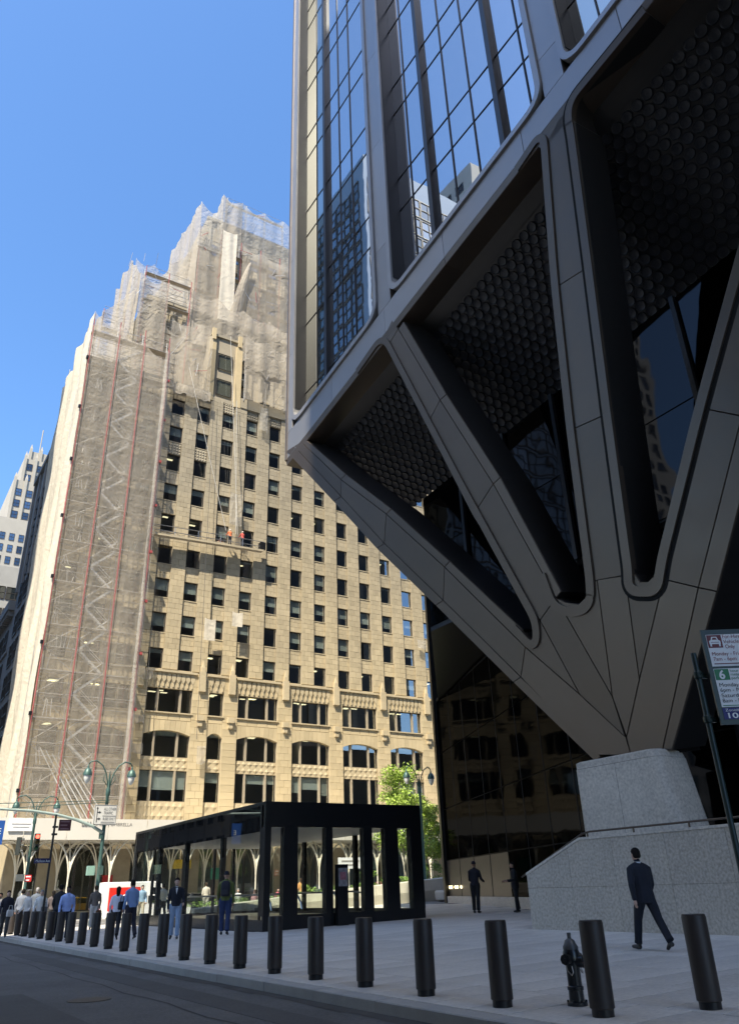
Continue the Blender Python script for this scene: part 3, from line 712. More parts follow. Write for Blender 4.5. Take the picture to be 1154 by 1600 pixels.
for k, (v, d, P, e1, e2, nn) in enumerate(tiles):
    M = Matrix(((e2.x, e1.x, nn.x, P.x), (e2.y, e1.y, nn.y, P.y), (e2.z, e1.z, nn.z, P.z), (0, 0, 0, 1)))
    if M.to_3x3().determinant() < 0: M = Matrix(((-e2.x, e1.x, nn.x, P.x), (-e2.y, e1.y, nn.y, P.y), (-e2.z, e1.z, nn.z, P.z), (0, 0, 0, 1)))
    if k < 300:
        o = obj('hex_tile', hm, soff); o.matrix_world = M
    else:
        hmass.tone = random.random(); hmass.add([M @ Vector(p) for p in hv], hf)
stuff(hmass.build('hex_tile_field', M_hexmass, soff, tone=True))

# ---------------- lobby glass
cler = part(MB().box(LX + .06, LX + .5, -30, 27.9, 12.4, 19.2), 'upper_lobby_wall', M_lobbyin)
ym = [27.95 - 3.15 * i for i in range(18)]
for a, c in zip(ym, ym[1:]):
    for z0, z1 in ((12.45, 16.2), (16.2, None)):
        part(MB().prism([(LX, a - .03, z0 + .03), (LX, c + .03, z0 + .03), (LX, c + .03, (z1 or zs(c)) - .03), (LX, a - .03, (z1 or zs(a)) - .03)], (.03, 0, 0)), 'pane', M_uglass, cler)
    part(MB().box(LX - .16, LX + .1, c - .09, c + .09, 12.4, zs(c)), 'mullion', M_black, cler)
part(MB().prism([(LX - .05, 27.95, 12.2), (LX - .05, 19, 12.2), (22.0, 19.2, 12.2), (31.0, 40.4, 12.2), (31.2, 40.4, 12.2)], (0, 0, .2)), 'lobby_ceiling', M_black)
lob = part(MB().prism([CB + Vector((.1, 0, .3)), CA + Vector((.1, 0, .3)), CA + Vector((.3, 0, .3)), CB + Vector((.3, 0, .3))], (0, 0, 12.2)), 'lobby_wall', M_lobbyin)
dv = (CA - CB); LL = dv.length; dv.normalize(); dn = Vector((-dv.y, dv.x, 0))
npan = 8
gl = [gz(22) + .45, 2.75, 5.6, 8.9, 12.15]
for i in range(npan):
    a = CB + dv * (LL * i / npan + .03); c = CB + dv * (LL * (i + 1) / npan - .03)
    for j, (z0, z1) in enumerate(zip(gl, gl[1:])):
        solid = (j == 0 and i >= 4)
        part(MB().prism([a + Vector((0, 0, z0 + .03)), c + Vector((0, 0, z0 + .03)), c + Vector((0, 0, z1 - .03)), a + Vector((0, 0, z1 - .03))], -dn * .04), 'cladding_panel' if solid else 'pane', mat('lobby_panel', (.05, .045, .04), .4, metal=.3) if solid else M_lglass, lob)
    part(MB().prism([c, c + dv * .06, c + dv * .06 + dn * .012, c + dn * .012], (0, 0, 12.2)), 'mullion', M_blackgap, lob)
part(MB().prism([CB + dn * .12, CA + dn * .12, CA - dn * .1, CB - dn * .1], (0, 0, gz(27) + .42)), 'granite_base', M_granite2)
part(MB().prism([CA + dn * .2, CA + dv * .45 + dn * .2, CA + dv * .45 - dn * .3, CA - dn * .3], (0, 0, 20)), 'end_post', M_black)
M_lamp = mat('warm_lamp', (.8, .7, .4), .5, emit=(1, .8, .4), es=2.0)
for t in (.985, .965, .93, .91, .875): 
    p = CB + dv * (LL * t) + dn * .02; part(MB().ball((p.x, p.y, gz(30) + .83), .05, .05, .085), 'wall_light', M_lamp, lob)
# straight lobby front behind the steps
lf = part(MB().box(22.06, 22.25, -30, 19.1, .2, 12.3), 'lobby_front', M_lobbyin)
ym = [19.15 - 2.6 * i for i in range(16)]
for a, c in zip(ym, ym[1:]):
    for z0, z1 in ((2.2, 5.4), (5.4, 8.8), (8.8, 12.3)):
        part(MB().box(22.0, 22.04, c + .03, a - .03, z0 + .03, z1 - .03), 'pane', M_lglass, lf)
    part(MB().box(21.88, 22.05, c - .05, c + .05, 2.2, 12.3), 'mullion', M_black, lf)
# ================================================================== LIMESTONE BUILDING across the avenue
FY = 70.0
M_lime = mat('limestone_block', (.50, .405, .245), .85, var=.10, scale=.7, rnd=.10, spots=.05, sscale=14)
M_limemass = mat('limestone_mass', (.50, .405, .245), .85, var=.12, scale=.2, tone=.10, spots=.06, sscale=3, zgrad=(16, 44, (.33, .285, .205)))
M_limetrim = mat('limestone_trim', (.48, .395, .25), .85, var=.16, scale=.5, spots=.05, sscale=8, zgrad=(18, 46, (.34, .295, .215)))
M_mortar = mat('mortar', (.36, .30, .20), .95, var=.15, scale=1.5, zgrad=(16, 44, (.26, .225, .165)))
M_wframe = mat('window_frame', (.05, .042, .034), .5, var=.1, metal=.2)
M_wframel = mat('window_mullion_pale', (.33, .28, .20), .6, var=.1)
M_wglass = glass('window_glass', (.80, .84, .84), (1, 1, 1), 1.55, 0.0, boost=.24)
M_blind = mat('roller_blind', (.60, .60, .55), .8, var=.06, scale=.8, rnd=.2)
M_room = mat('office_room', (.50, .48, .43), .9, var=.2, scale=.3)
M_ceil = mat('ceiling_light', (.9, .85, .6), .5, emit=(1.0, .84, .5), es=.7)
lime = tag(empty('limestone_building', (0, 0, 0)), 'cream limestone office building in full sun, partly wrapped in scaffold netting', 'building')
def lp(m, name, mats, parent=lime, **k): return m.build(name, mats, parent, **k)
PX, PW2 = 20.42, 2.92; WW, WH, RP = 1.46, 1.95, 3.50
ROW = [22.4 + RP * k for k in range(9)]
COLS = [PX + PW2 * i for i in range(-3, 14)]
X0B, X1B = 11.0, 64.0
# rooms behind the glass: slabs, back wall, partitions
m = MB(); m.box(X0B + .4, X1B - .3, 76, 76.3, 0, 52)
for z in [8.0, 12.0, 15.7, 19.4] + [r + .55 for r in ROW]: m.box(X0B + .4, X1B - .3, FY + .75, 76, z, z + .45)
for i in range(-2, 14, 2): m.box(COLS[0] + (i + 3) * PW2 - .8, COLS[0] + (i + 3) * PW2 - .65, FY + 1.5, 76, 8, 52)
lp(m, 'room_partitions', M_room)
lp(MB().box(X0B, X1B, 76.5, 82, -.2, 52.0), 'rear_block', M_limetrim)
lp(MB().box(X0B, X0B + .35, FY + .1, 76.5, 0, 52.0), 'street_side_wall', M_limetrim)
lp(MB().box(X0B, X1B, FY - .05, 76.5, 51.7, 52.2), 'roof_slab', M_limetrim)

uw_cache = {}
def window(x0, x1, z0, z1, parent=lime, lights=None, blind=None, y=FY + .20, arch=0.0, pale=False, glow=0):
    """frame, panes and blind of one opening"""
    fw = .07; m = MB()
    m.box(x0, x0 + fw, y - .05, y + .06, z0, z1); m.box(x1 - fw, x1, y - .05, y + .06, z0, z1)
    m.box(x0 + fw, x1 - fw, y - .05, y + .06, z0, z0 + fw); m.box(x0 + fw, x1 - fw, y - .05, y + .06, z1 - fw, z1)
    w = lp(m, 'window', M_wframe, parent)
    cuts = [0] + list(lights or []) + [1]
    for k in range(1, len(cuts) - 1):
        xc = x0 + (x1 - x0) * cuts[k]; lp(MB().box(xc - .09, xc + .09, y - .16, y + .05, z0, z1), 'mullion', M_wframel if pale else M_wframe, w)
    for a, c in zip(cuts, cuts[1:]):
        a_, c_ = x0 + (x1 - x0) * a + fw, x0 + (x1 - x0) * c - fw
        tl = random.uniform(-.02, .02)
        lp(MB().prism([(a_, y + tl, z0 + fw), (c_, y - tl, z0 + fw), (c_, y - tl, z1 - fw), (a_, y + tl, z1 - fw)], (0, .012, 0)), 'pane', M_wglass, w)
        if blind is not None and random.random() < .75:
            d = blind * random.uniform(.7, 1.1)
            if d > .05: lp(MB().box(a_, c_, y + .08, y + .095, max(z0 + fw, z1 - fw - d * (z1 - z0)), z1 - fw), 'blind', M_blind, w)
    if glow:
        for k in range(glow):
            xx = x0 + (x1 - x0) * random.uniform(.15, .45); yy = y + random.uniform(.6, 1.6)
            lp(MB().box(xx, xx + random.uniform(.5, .8), yy, yy + .28, z1 + .02, z1 + .06), 'ceiling_light', M_ceil, w)
    return w
# ---- stone courses
blocks = []
def course(x0, x1, z0, z1, yf, yb, w=1.15, off=0.0):
    n = max(1, round((x1 - x0) / w)); edges = [x0 + (x1 - x0) * k / n for k in range(n + 1)]
    if off and n > 1: edges = [x0] + [e - (x1 - x0) / n * .5 for e in edges[1:]] + [x1]
    for a, c in zip(edges, edges[1:]): blocks.append((a, c, z0, z1, yf, yb))
back = MB()
seen_x = 54.0
piers = [(COLS[0] - 1.46 if i == 0 else COLS[i - 1] + WW, COLS[i]) for i in range(len(COLS))] 
for i, (a, c) in enumerate(piers):
    a = max(a, X0B)
    if a > seen_x + 4: continue
    back.box(a + .01, c - .01, FY - .10, FY + .7, 20.2, 51.9)
    z = 20.45; j = 0
    for r in ROW:
        for h in (.65, .65, .65, .517, .517, .516):
            course(a, c, z, z + h, FY - .16, FY - .09, .95, j % 2); z += h; j += 1
for i, x in enumerate(COLS):
    if x > seen_x + 4: continue
    for k, r in enumerate(ROW):
        back.box(x, x + WW, FY + .06, FY + .7, r, r + RP - WH)
        z = r
        for j, h in enumerate((.517, .517, .516)): course(x, x + WW, z, z + h, FY + .0, FY + .07, .75, j % 2); z += h
        lp(MB().box(x - .02, x + WW + .02, FY - .04, FY + .4, r - WH - .09, r - WH), 'sill', M_limetrim)
        g = 0; bd = random.choice((None, .15, .25, .4, .6, .6))
        if k == 4 and i in (3, 4): g = 2; bd = None
        if k in (0, 1) and random.random() < .35: g = 2; bd = None
        elif random.random() < .12: g = 1
        if k in (1, 2) and i > 2: bd = .62; 
        window(x, x + WW, r - WH, r, blind=bd, glow=g)
        # carved panels over some windows
        if (k == 6 and i in (3, 4)) or (k == 8 and i >= 5 and i < 9):
            m = MB()
            for u in range(5):
                for v in range(4):
                    cx, cz = x + .14 + u * .29, r + .18 + v * .33
                    m.add([(cx - .13, FY - .01, cz - .15), (cx + .13, FY - .01, cz - .15), (cx + .13, FY - .01, cz + .15), (cx - .13, FY - .01, cz + .15), (cx, FY - .08, cz)], [(0, 1, 4), (1, 2, 4), (2, 3, 4), (3, 0, 4)])
            stuff(lp(m, 'carved_panel', M_limetrim))
# ---- lower storeys: wide bays
wide = [(11.9, 13.4), (14.9, 19.1), (20.66, 25.0), (26.65, 28.12)] + [(29.6 + 5.85 * j, 33.85 + 5.85 * j) for j in range(5)]
edges = [X0B] + [e for b_ in wide for e in b_] + [X1B]
for k in range(0, len(edges), 2):
    a, c = edges[k], edges[k + 1]
    if a > seen_x + 4: continue
    c = min(c, 60)
    back.box(a + .01, c - .01, FY - .12, FY + .7, 0, 20.2)
    z = 6.6; j = 0
    while z < 20.2:
        course(a, c, z, min(z + .62, 20.25), FY - .18, FY - .11, 1.0, j % 2); z += .62; j += 1
    # bracket and finial on each pier
    mid = (a + c) / 2 if c - a < 2.2 else a + .6
    for xc in ([mid] if c - a < 2.2 else [a + .5, c - .5]):
        f = lp(MB().box(xc - .3, xc + .3, FY - .5, FY - .17, 15.9, 16.4).box(xc - .2, xc + .2, FY - .4, FY - .17, 15.4, 15.9), 'bracket', M_limetrim)
        m = MB().box(xc - .32, xc + .32, FY - .46, FY - .17, 18.6, 20.5).box(xc - .2, xc + .2, FY - .4, FY - .1, 20.5, 20.9)
        m.add([(xc - .16, FY - .38, 20.9), (xc + .16, FY - .38, 20.9), (xc + .16, FY - .1, 20.9), (xc - .16, FY - .1, 20.9), (xc, FY - .24, 21.7)], [(0, 1, 4), (1, 2, 4), (2, 3, 4), (3, 0, 4)])
        lp(m, 'finial', M_limetrim)
for bi, (a, c) in enumerate(wide):
    w = c - a; lt = (.25, .75) if w > 3 else None
    if a > seen_x: continue
    ga = 2 if random.random() < .7 else 0
    window(a, c, 8.8, 11.4, lights=lt, blind=random.choice((.3, .45, .6)), pale=True, glow=1 if bi % 2 else 0)
    window(a, c, 12.55, 14.95, lights=lt, blind=random.choice((None, .18)), pale=True, glow=3)
    window(a, c, 16.45, 18.65, lights=lt, blind=None, pale=True, glow=3)
    # segmental arch of voussoirs
    n = 9 if w > 3 else 5; zc0, rise = 14.45, .42
    arc = lambda t: zc0 + rise * (1 - (2 * t - 1) ** 2)
    lp(MB().box(a, c, FY + .1, FY + .7, 14.92, 16.44), 'arch_backing', M_mortar)
    for k in range(n):
        t0, t1 = k / n, (k + 1) / n; g = .008 / w
        xa, xb = a + w * (t0 + g), a + w * (t1 - g); sp_ = .25 * w / 4
        ta, tb = xa + (t0 - .5) * sp_ * (1 if 0 < k else 0), xb + (t1 - .5) * sp_ * (1 if k < n - 1 else 0)
        lp(MB().prism([(xa, FY - .14, arc(t0 + g)), ((xa + xb) / 2, FY - .14, arc((t0 + t1) / 2)), (xb, FY - .14, arc(t1 - g)), (tb, FY - .14, 15.75), (ta, FY - .14, 15.75)], (0, .5, 0)), 'voussoir', M_lime)
    course(a, c, 15.77, 16.36, FY - .14, FY + .12, 1.05)
    lp(MB().box(a - .1, c + .1, FY - .26, FY + .3, 16.36, 16.47), 'sill', M_limetrim)
    # relief spandrels
    for z0, z1 in ((11.4, 12.55), (7.2, 8.8)):
        lp(MB().box(a, c, FY + .05, FY + .5, z0, z1), 'spandrel', M_limetrim)
        m = MB(); nu = int(w / .55)
        for u in range(nu):
            for v in range(2):
                cx, cz = a + (u + .5) * w / nu, z0 + (v + .5) * (z1 - z0) / 2; hx, hz = w / nu * .45, (z1 - z0) * .22
                m.add([(cx - hx, FY + .04, cz), (cx, FY + .04, cz - hz), (cx + hx, FY + .04, cz), (cx, FY + .04, cz + hz), (cx, FY - .03, cz)], [(0, 1, 4), (1, 2, 4), (2, 3, 4), (3, 0, 4)])
        stuff(lp(m, 'carved_panel', M_limetrim))
    # frieze of little pointed arches
    lp(MB().box(a - .2, c + .2, FY - .10, FY + .4, 18.66, 20.3), 'frieze', M_limetrim)
    lp(MB().box(a - .3, c + .3, FY - .34, FY - .1, 20.12, 20.32), 'cornice', M_limetrim)
    m = MB(); nu = int((w + .3) / .46)
    for u in range(nu):
        cx = a - .15 + (u + .5) * (w + .3) / nu
        m.prism([(cx - .19, FY - .2, 20.1), (cx - .19, FY - .2, 19.5), (cx, FY - .2, 19.1), (cx + .19, FY - .2, 19.5), (cx + .19, FY - .2, 20.1)], (0, .09, 0))
        m.box(cx - .06, cx + .06, FY - .2, FY - .11, 18.8, 19.2)
    stuff(lp(m, 'frieze_arches', M_limetrim))
    # shopfront
    sh = lp(MB().box(a, c, FY + .25, FY + .7, 5.4, 7.2), 'shop_lintel', M_limetrim)
    window(a, c, .5, 5.3, lights=(.33, .66) if w > 3 else None, blind=None, y=FY + .3, glow=2)
    lp(MB().box(a, c, FY - .05, FY + .4, 0, .5), 'shop_base', M_limetrim)
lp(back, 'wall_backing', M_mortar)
blocks = [b_ for b_ in blocks if b_[0] < seen_x + 1]
blocks.sort(key=lambda b_: (0 if b_[0] > 19 and b_[2] > 7.5 else 1, b_[2]))
ub = MB().cham([(-.5, 0, -.5), (.5, 0, -.5), (.5, 0, .5), (-.5, 0, .5)], (0, 1, 0), .02, .2).mesh('stone_block', M_lime)
mass = MB()
for k, (a, c, z0, z1, yf, yb) in enumerate(blocks):
    e = random.uniform(-.008, .008)
    if k < 300: obj('stone_block', ub, lime, ((a + c) / 2, yf + e, (z0 + z1) / 2), None, (c - a - .018, yb - yf, z1 - z0 - .018))
    else:
        mass.tone = random.random(); g = .010
        mass.add([(a + g, yf + e, z0 + g), (c - g, yf + e, z0 + g), (c - g, yf + e, z1 - g), (a + g, yf + e, z1 - g), (a + g, yb, z0 + g), (c - g, yb, z0 + g), (c - g, yb, z1 - g), (a + g, yb, z1 - g)],
                 [(0, 1, 2, 3), (0, 4, 5, 1), (1, 5, 6, 2), (2, 6, 7, 3), (3, 7, 4, 0)])
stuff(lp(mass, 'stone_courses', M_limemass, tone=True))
# ---- setbacks above the main roof
def setback(x0, x1, y, z0, z1, cols, rows, nm):
    s = lp(MB().box(x0, x1, y + .3, 104, z0, z1), nm, M_limetrim)
    for k in range(int((x1 - x0) / 1.46) + 1):
        xx = x0 + k * 1.46
        if xx + .6 < x1: lp(MB().box(xx, xx + .6, y, y + .3, z0, z1), 'pilaster', M_limetrim, s)
    lp(MB().box(x0 - .1, x1 + .1, y - .1, y + .35, z1 - .5, z1), 'parapet', M_limetrim, s)
    for x in cols:
        for z in rows:
            if x > x0 + .3 and x + 1.3 < x1:
                w = lp(MB().box(x, x + 1.3, y - .02, y + .32, z, z + 2.0), 'window', M_wframe, s); 
                lp(MB().box(x + .08, x + 1.22, y - .04, y - .02, z + .08, z + 1.92), 'pane', mirror_glass('setback_glass', (.25, .28, .3), .02), w)
setback(17.2, 62, 73.0, 52.2, 66.0, [COLS[0] + PW2 * i for i in range(1, 9)], (53.5, 57, 60.5), 'first_setback')
setback(25.5, 60, 78.5, 66.0, 88.5, [COLS[0] + PW2 * i for i in range(4, 11)], (67.5, 71, 74.5, 78, 81.5), 'upper_setback')
# tall centre bay with white pilasters, uncovered
cb = lp(MB().box(24.35, 28.2, FY + .1, 73.2, 52.0, 61.0), 'centre_bay', M_limetrim)
for xx in (24.2, 27.5): 
    lp(MB().box(xx, xx + .75, FY - .2, FY + .1, 51.5, 60.0), 'pilaster', M_lime, cb); lp(MB().box(xx + .15, xx + .6, FY - .35, FY - .05, 60.0, 61.6), 'finial', M_lime, cb)
for z in (52.6, 56.2): window(25.3, 27.1, z, z + 2.2, parent=cb, y=FY + .0)
lp(MB().box(24.3, 28.3, FY - .1, FY + .3, 60.7, 61.0), 'cornice', M_limetrim, cb)
lp(MB().box(X0B - .05, 24.3, FY - .25, FY + .3, 51.6, 52.5), 'parapet', M_limetrim); lp(MB().box(28.3, X1B, FY - .25, FY + .3, 51.6, 52.9), 'parapet', M_limetrim)
# ================================================================== BUILDINGS FURTHER OFF
def block_building(name, label, x0, x1, y0, y1, z1, m_wall, m_win, faces, pitch, ww, rp, wh, z0=4.0, band=False, foot=None):
    root = tag(empty(name, (0, 0, 0)), label, 'building')
    (MB().prism([(a, c, -.2) for a, c in foot], (0, 0, z1 + .2)) if foot else MB().box(x0, x1, y0, y1, -.2, z1)).build('wall', m_wall, root)
    for f in faces:
        me_cache = {}
        if f in 'WE': L0, L1 = y0, y1
        else: L0, L1 = x0, x1
        n = int((L1 - L0 - 1) / pitch); k0 = (L1 - L0 - n * pitch) / 2
        z = z0
        fr = MB(); 
        while z + wh < z1 - 1.2:
            for i in range(n):
                a = L0 + k0 + i * pitch + (pitch - ww) / 2
                if f == 'S': o = obj('window', wmesh(ww, wh, m_win), root, (a + ww / 2, y0, z), (0, 0, 0))
                elif f == 'W': o = obj('window', wmesh(ww, wh, m_win), root, (x0, a + ww / 2, z), (0, 0, -math.pi / 2))
                elif f == 'E': o = obj('window', wmesh(ww, wh, m_win), root, (x1, a + ww / 2, z), (0, 0, math.pi / 2))
            if band:
                if f == 'W': MB().box(x0 - .18, x0, y0, y1, z - .5, z - .2).build('sill_band', m_wall, root)
                if f == 'S': MB().box(x0, x1, y0 - .18, y0, z - .5, z - .2).build('sill_band', m_wall, root)
                if f == 'E': MB().box(x1, x1 + .18, y0, y1, z - .5, z - .2).build('sill_band', m_wall, root)
            z += rp
    return root
WM = {}
def wmesh(ww, wh, m):
    k = (ww, wh, m.name)
    if k not in WM:
        b = MB(); h = ww / 2
        b.mi = 0; b.quad((-h, .0 - .01, 0), (h, -.01, 0), (h, -.01, wh), (-h, -.01, wh))
        b.mi = 1
        for x0, x1, z0, z1 in ((-h - .08, -h, -.08, wh + .08), (h, h + .08, -.08, wh + .08), (-h, h, -.12, 0), (-h, h, wh, wh + .08), (-.03, .03, 0, wh), (-h, h, wh * .5 - .03, wh * .5 + .03)): b.box(x0, x1, -.12, .0, z0, z1)
        WM[k] = b.mesh('window', [m, M_wframe])
    return WM[k]
M_wdark = mirror_glass('far_glass', (.22, .25, .28), .03, .04, (.015, .017, .02), .6, .5)
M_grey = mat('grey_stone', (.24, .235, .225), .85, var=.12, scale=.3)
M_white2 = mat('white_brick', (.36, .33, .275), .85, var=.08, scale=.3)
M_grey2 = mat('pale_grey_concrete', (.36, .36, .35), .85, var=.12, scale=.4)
M_tan = mat('tan_panel', (.36, .33, .29), .7, var=.1, scale=.4)
M_brown = mat('brown_panel', (.11, .09, .075), .6, var=.1, scale=.4)
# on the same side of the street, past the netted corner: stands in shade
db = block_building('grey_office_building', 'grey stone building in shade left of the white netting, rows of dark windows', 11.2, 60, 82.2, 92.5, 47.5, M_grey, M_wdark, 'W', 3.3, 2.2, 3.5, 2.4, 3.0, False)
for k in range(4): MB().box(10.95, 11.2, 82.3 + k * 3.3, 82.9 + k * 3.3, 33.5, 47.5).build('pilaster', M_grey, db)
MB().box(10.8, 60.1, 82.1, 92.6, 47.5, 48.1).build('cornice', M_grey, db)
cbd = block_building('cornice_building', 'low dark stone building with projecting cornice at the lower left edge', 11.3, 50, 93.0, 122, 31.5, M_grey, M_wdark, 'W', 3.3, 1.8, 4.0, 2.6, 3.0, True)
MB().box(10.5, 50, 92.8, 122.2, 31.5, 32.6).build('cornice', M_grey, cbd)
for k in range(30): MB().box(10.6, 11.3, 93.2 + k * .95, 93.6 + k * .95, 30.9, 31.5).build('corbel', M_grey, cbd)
gb = block_building('pale_grey_building', 'pale grey concrete building with ribbon windows behind the grey block at far left', 9.0, 30, 128, 150, 50.0, M_grey2, M_wdark, 'SW', 2.9, 2.6, 3.6, 1.9, 5.0)
# white tower with a stepped crown
wt = block_building('white_tower', 'distant white brick tower with stepped ornate crown at the left edge', 18.2, 60, 230, 262, 104.0, M_white2, M_wdark, 'SW', 2.6, 1.3, 3.7, 2.1, 60.0)
for x0, y0, z0, z1, mm in ((21.3, 232, 104, 118, 'crown_tier'), (23.3, 234, 118, 127, 'crown_tier'), (24.6, 236, 127, 131, 'crown_tier')):
    t = MB().box(x0, 50, y0, 258, z0, z1).build(mm, M_white2, wt)
    n = int((50 - x0) / 3.1)
    for i in range(n):
        xx = x0 + i * 3.1; MB().box(xx, xx + .8, y0 - .5, y0, z0, z1 + .8).build('buttress', M_white2, t)
        if z1 > z0 + 5:
            for zq in range(int((z1 - z0) / 3.8)): obj('window', wmesh(1.5, 2.2, M_wdark), t, (xx + 1.95, y0, z0 + 1.2 + zq * 3.8))
        m = MB(); s = .4; m.add([(xx, y0 - .5, z1 + .8), (xx + .8, y0 - .5, z1 + .8), (xx + .8, y0 + .3, z1 + .8), (xx, y0 + .3, z1 + .8), (xx + .4, y0 - .1, z1 + 2.6)], [(0, 1, 4), (1, 2, 4), (2, 3, 4), (3, 0, 4)]); m.build('pinnacle', M_white2, t)
MB().tube((28, 240, 131), (28, 240, 142), .18, n=6).build('mast', M_white2, wt)
# ---- behind and left of the camera: unseen buildings, sized to shade the street and show in the glass
block_building('south_office_block', 'tan panelled office block across the street, outside the picture', -40, -9, -34, -14.2, 80, M_tan, M_wdark, 'E', 3.0, 2.6, 3.8, 2.2, 5, True)
block_building('south_office_tower', 'taller tan office tower across the street, outside the picture, shaped to shade the tower and plaza', -24, -9, -14, 10, 106, M_tan, M_wdark, 'E', 3.0, 2.6, 3.8, 2.2, 5, True, [(-9, -14), (-9, 10), (-24, -2.0), (-24, -14)])  # unseen; footprint slanted along the sun to place the shadow edge
block_building('south_corner_block', 'lower grey stone corner block across the street, outside the picture, shaped to shade the kiosk ground', -40, -9.2, 10.2, 20.5, 52, M_grey2, M_wdark, 'E', 3.0, 1.6, 3.6, 2.0, 5, False, [(-9.2, 9.6), (-9.2, 20.5), (-40, 20.5), (-40, -15)])  # unseen; outline follows that slant to close a sunlit gap
block_building('south_row_building', 'grey row building further down the side street, seen only mirrored in the kiosk glass', -40, -9.1, 84.5, 150, 44, M_grey2, M_wdark, 'E', 3.2, 1.7, 3.7, 2.1, 5)
block_building('glass_corner_tower', 'teal glass corner tower across the avenue, seen only mirrored in the tower windows', -34, -9, 63.5, 84, 96, mirror_glass('teal_glass', (.5, .56, .6), .03, .06, (.26, .31, .33), .45, .1), mirror_glass('pale_far_glass', (.5, .56, .6), .03, .05, (.10, .13, .15), .55, .3), 'ES', 3.0, 2.7, 3.8, 3.2, 5)
block_building('masonry_tower', 'tall grey masonry tower further south, seen only mirrored in the tower windows', -75, -42, 76, 110, 128, M_grey2, M_wdark, 'ES', 3.4, 1.7, 3.8, 2.2, 5)
# ================================================================== SCAFFOLD AND NETTING on the limestone building
M_netf = net_mat('netting_front', (.70, .63, .52), .33, .13, .5, crumple=.25)
M_nets = net_mat('netting_dense', (.80, .74, .62), .93, .08, .5, crumple=.22)
M_netm = net_mat('netting_mid', (.60, .54, .45), .50, .22, .6, crumple=.42)
M_neth = net_mat('netting_thin', (.62, .59, .53), .34, .22, .7, crumple=.5)
M_pole = mat('scaffold_pole', (.40, .39, .37), .5, metal=.5, var=.2)
M_red = mat('scaffold_red', (.32, .06, .06), .5, var=.2)
M_plank = mat('scaffold_plank', (.38, .34, .28), .8, var=.2, scale=2)
M_galv = mat('stair_galvanised', (.62, .61, .58), .45, metal=.4, var=.1)
def sheet(name, p00, p10, z0, ztop, m, parent, nu=40, nv=60, fold=.12, out=(0, -1, 0), posts=4, sag=.8, seed=0, ragged=0.0, wave=1.0):
    """hanging net between two feet p00 and p10 (x, y); its head sags between the posts"""
    rng = random.Random(seed); ph = [rng.uniform(0, 6.28) for _ in range(8)]; o = Vector(out)
    a = Vector((p00[0], p00[1], 0)); c = Vector((p10[0], p10[1], 0)); L = (c - a).length; v = []; f = []
    zt = ztop if callable(ztop) else (lambda s: ztop)
    for i in range(nu + 1):
        s = i / nu; u = s * posts; fr = u - math.floor(u); top = zt(s) - .62 * sag * math.sin(math.pi * fr) ** .8 * (1 if posts else 0) if posts else zt(s)
        bot = z0 + ragged * (math.sin(u * 5 + ph[0]) + .6 * math.sin(u * 11 + ph[1]))
        for j in range(nv + 1):
            t = j / nv; z = bot + (top - bot) * t
            d = fold * (math.sin(s * L * 1.5 * wave + ph[2] + .6 * math.sin(z * .12 + ph[3])) * .5 + math.sin(s * L * 3.3 * wave + ph[4] + .9 * math.sin(z * .2 + ph[5])) * .35 + .3 * math.sin(z * .55 + s * L * .8 + ph[6]))
            tie = abs(math.sin(math.pi * fr)) if posts else 1
            p = a.lerp(c, s) + o * (d * (.35 + .65 * tie)); v.append((p.x, p.y, z))
    for i in range(nu):
        for j in range(nv):
            k = i * (nv + 1) + j; f.append((k, k + nv + 1, k + nv + 2, k + 1))
    return MB().add(v, f).build(name, m, parent, smooth=True)
def scaffold(parent, xs, ys, z0, z1, lift=2.0, red=True, brace=True, deck=True, yfront=None):
    """standards, ledgers, braces and decks; every standard, deck and brace is a part"""
    for ix, x in enumerate(xs):
        for iy, y in enumerate(ys): MB().tube((x, y, z0), (x, y, z1), .045, n=6).build('standard', M_red if (red and iy == 0) else M_pole, parent)
    z = z0 + lift; k = 0
    while z < z1 - .2:
        for y in ys: MB().tube((xs[0], y, z), (xs[-1], y, z), .03, n=5).build('ledger', M_pole, parent)
        for y in (ys[0],): MB().tube((xs[0], y, z + 1.0), (xs[-1], y, z + 1.0), .025, n=5).build('guard_rail', M_pole, parent)
        if deck and k % 2: MB().box(xs[0], xs[-1], ys[0] + .05, ys[-1] - .05, z + .03, z + .09).build('deck', M_plank, parent)
        if brace:
            for a, c in zip(xs[:1], xs[1:2]):
                q = (a, c) if k % 2 else (c, a); MB().tube((q[0], ys[0] + .05, z - lift), (q[1], ys[0] + .05, z), .028, n=5).build('brace', M_pole, parent)
        z += lift; k += 1
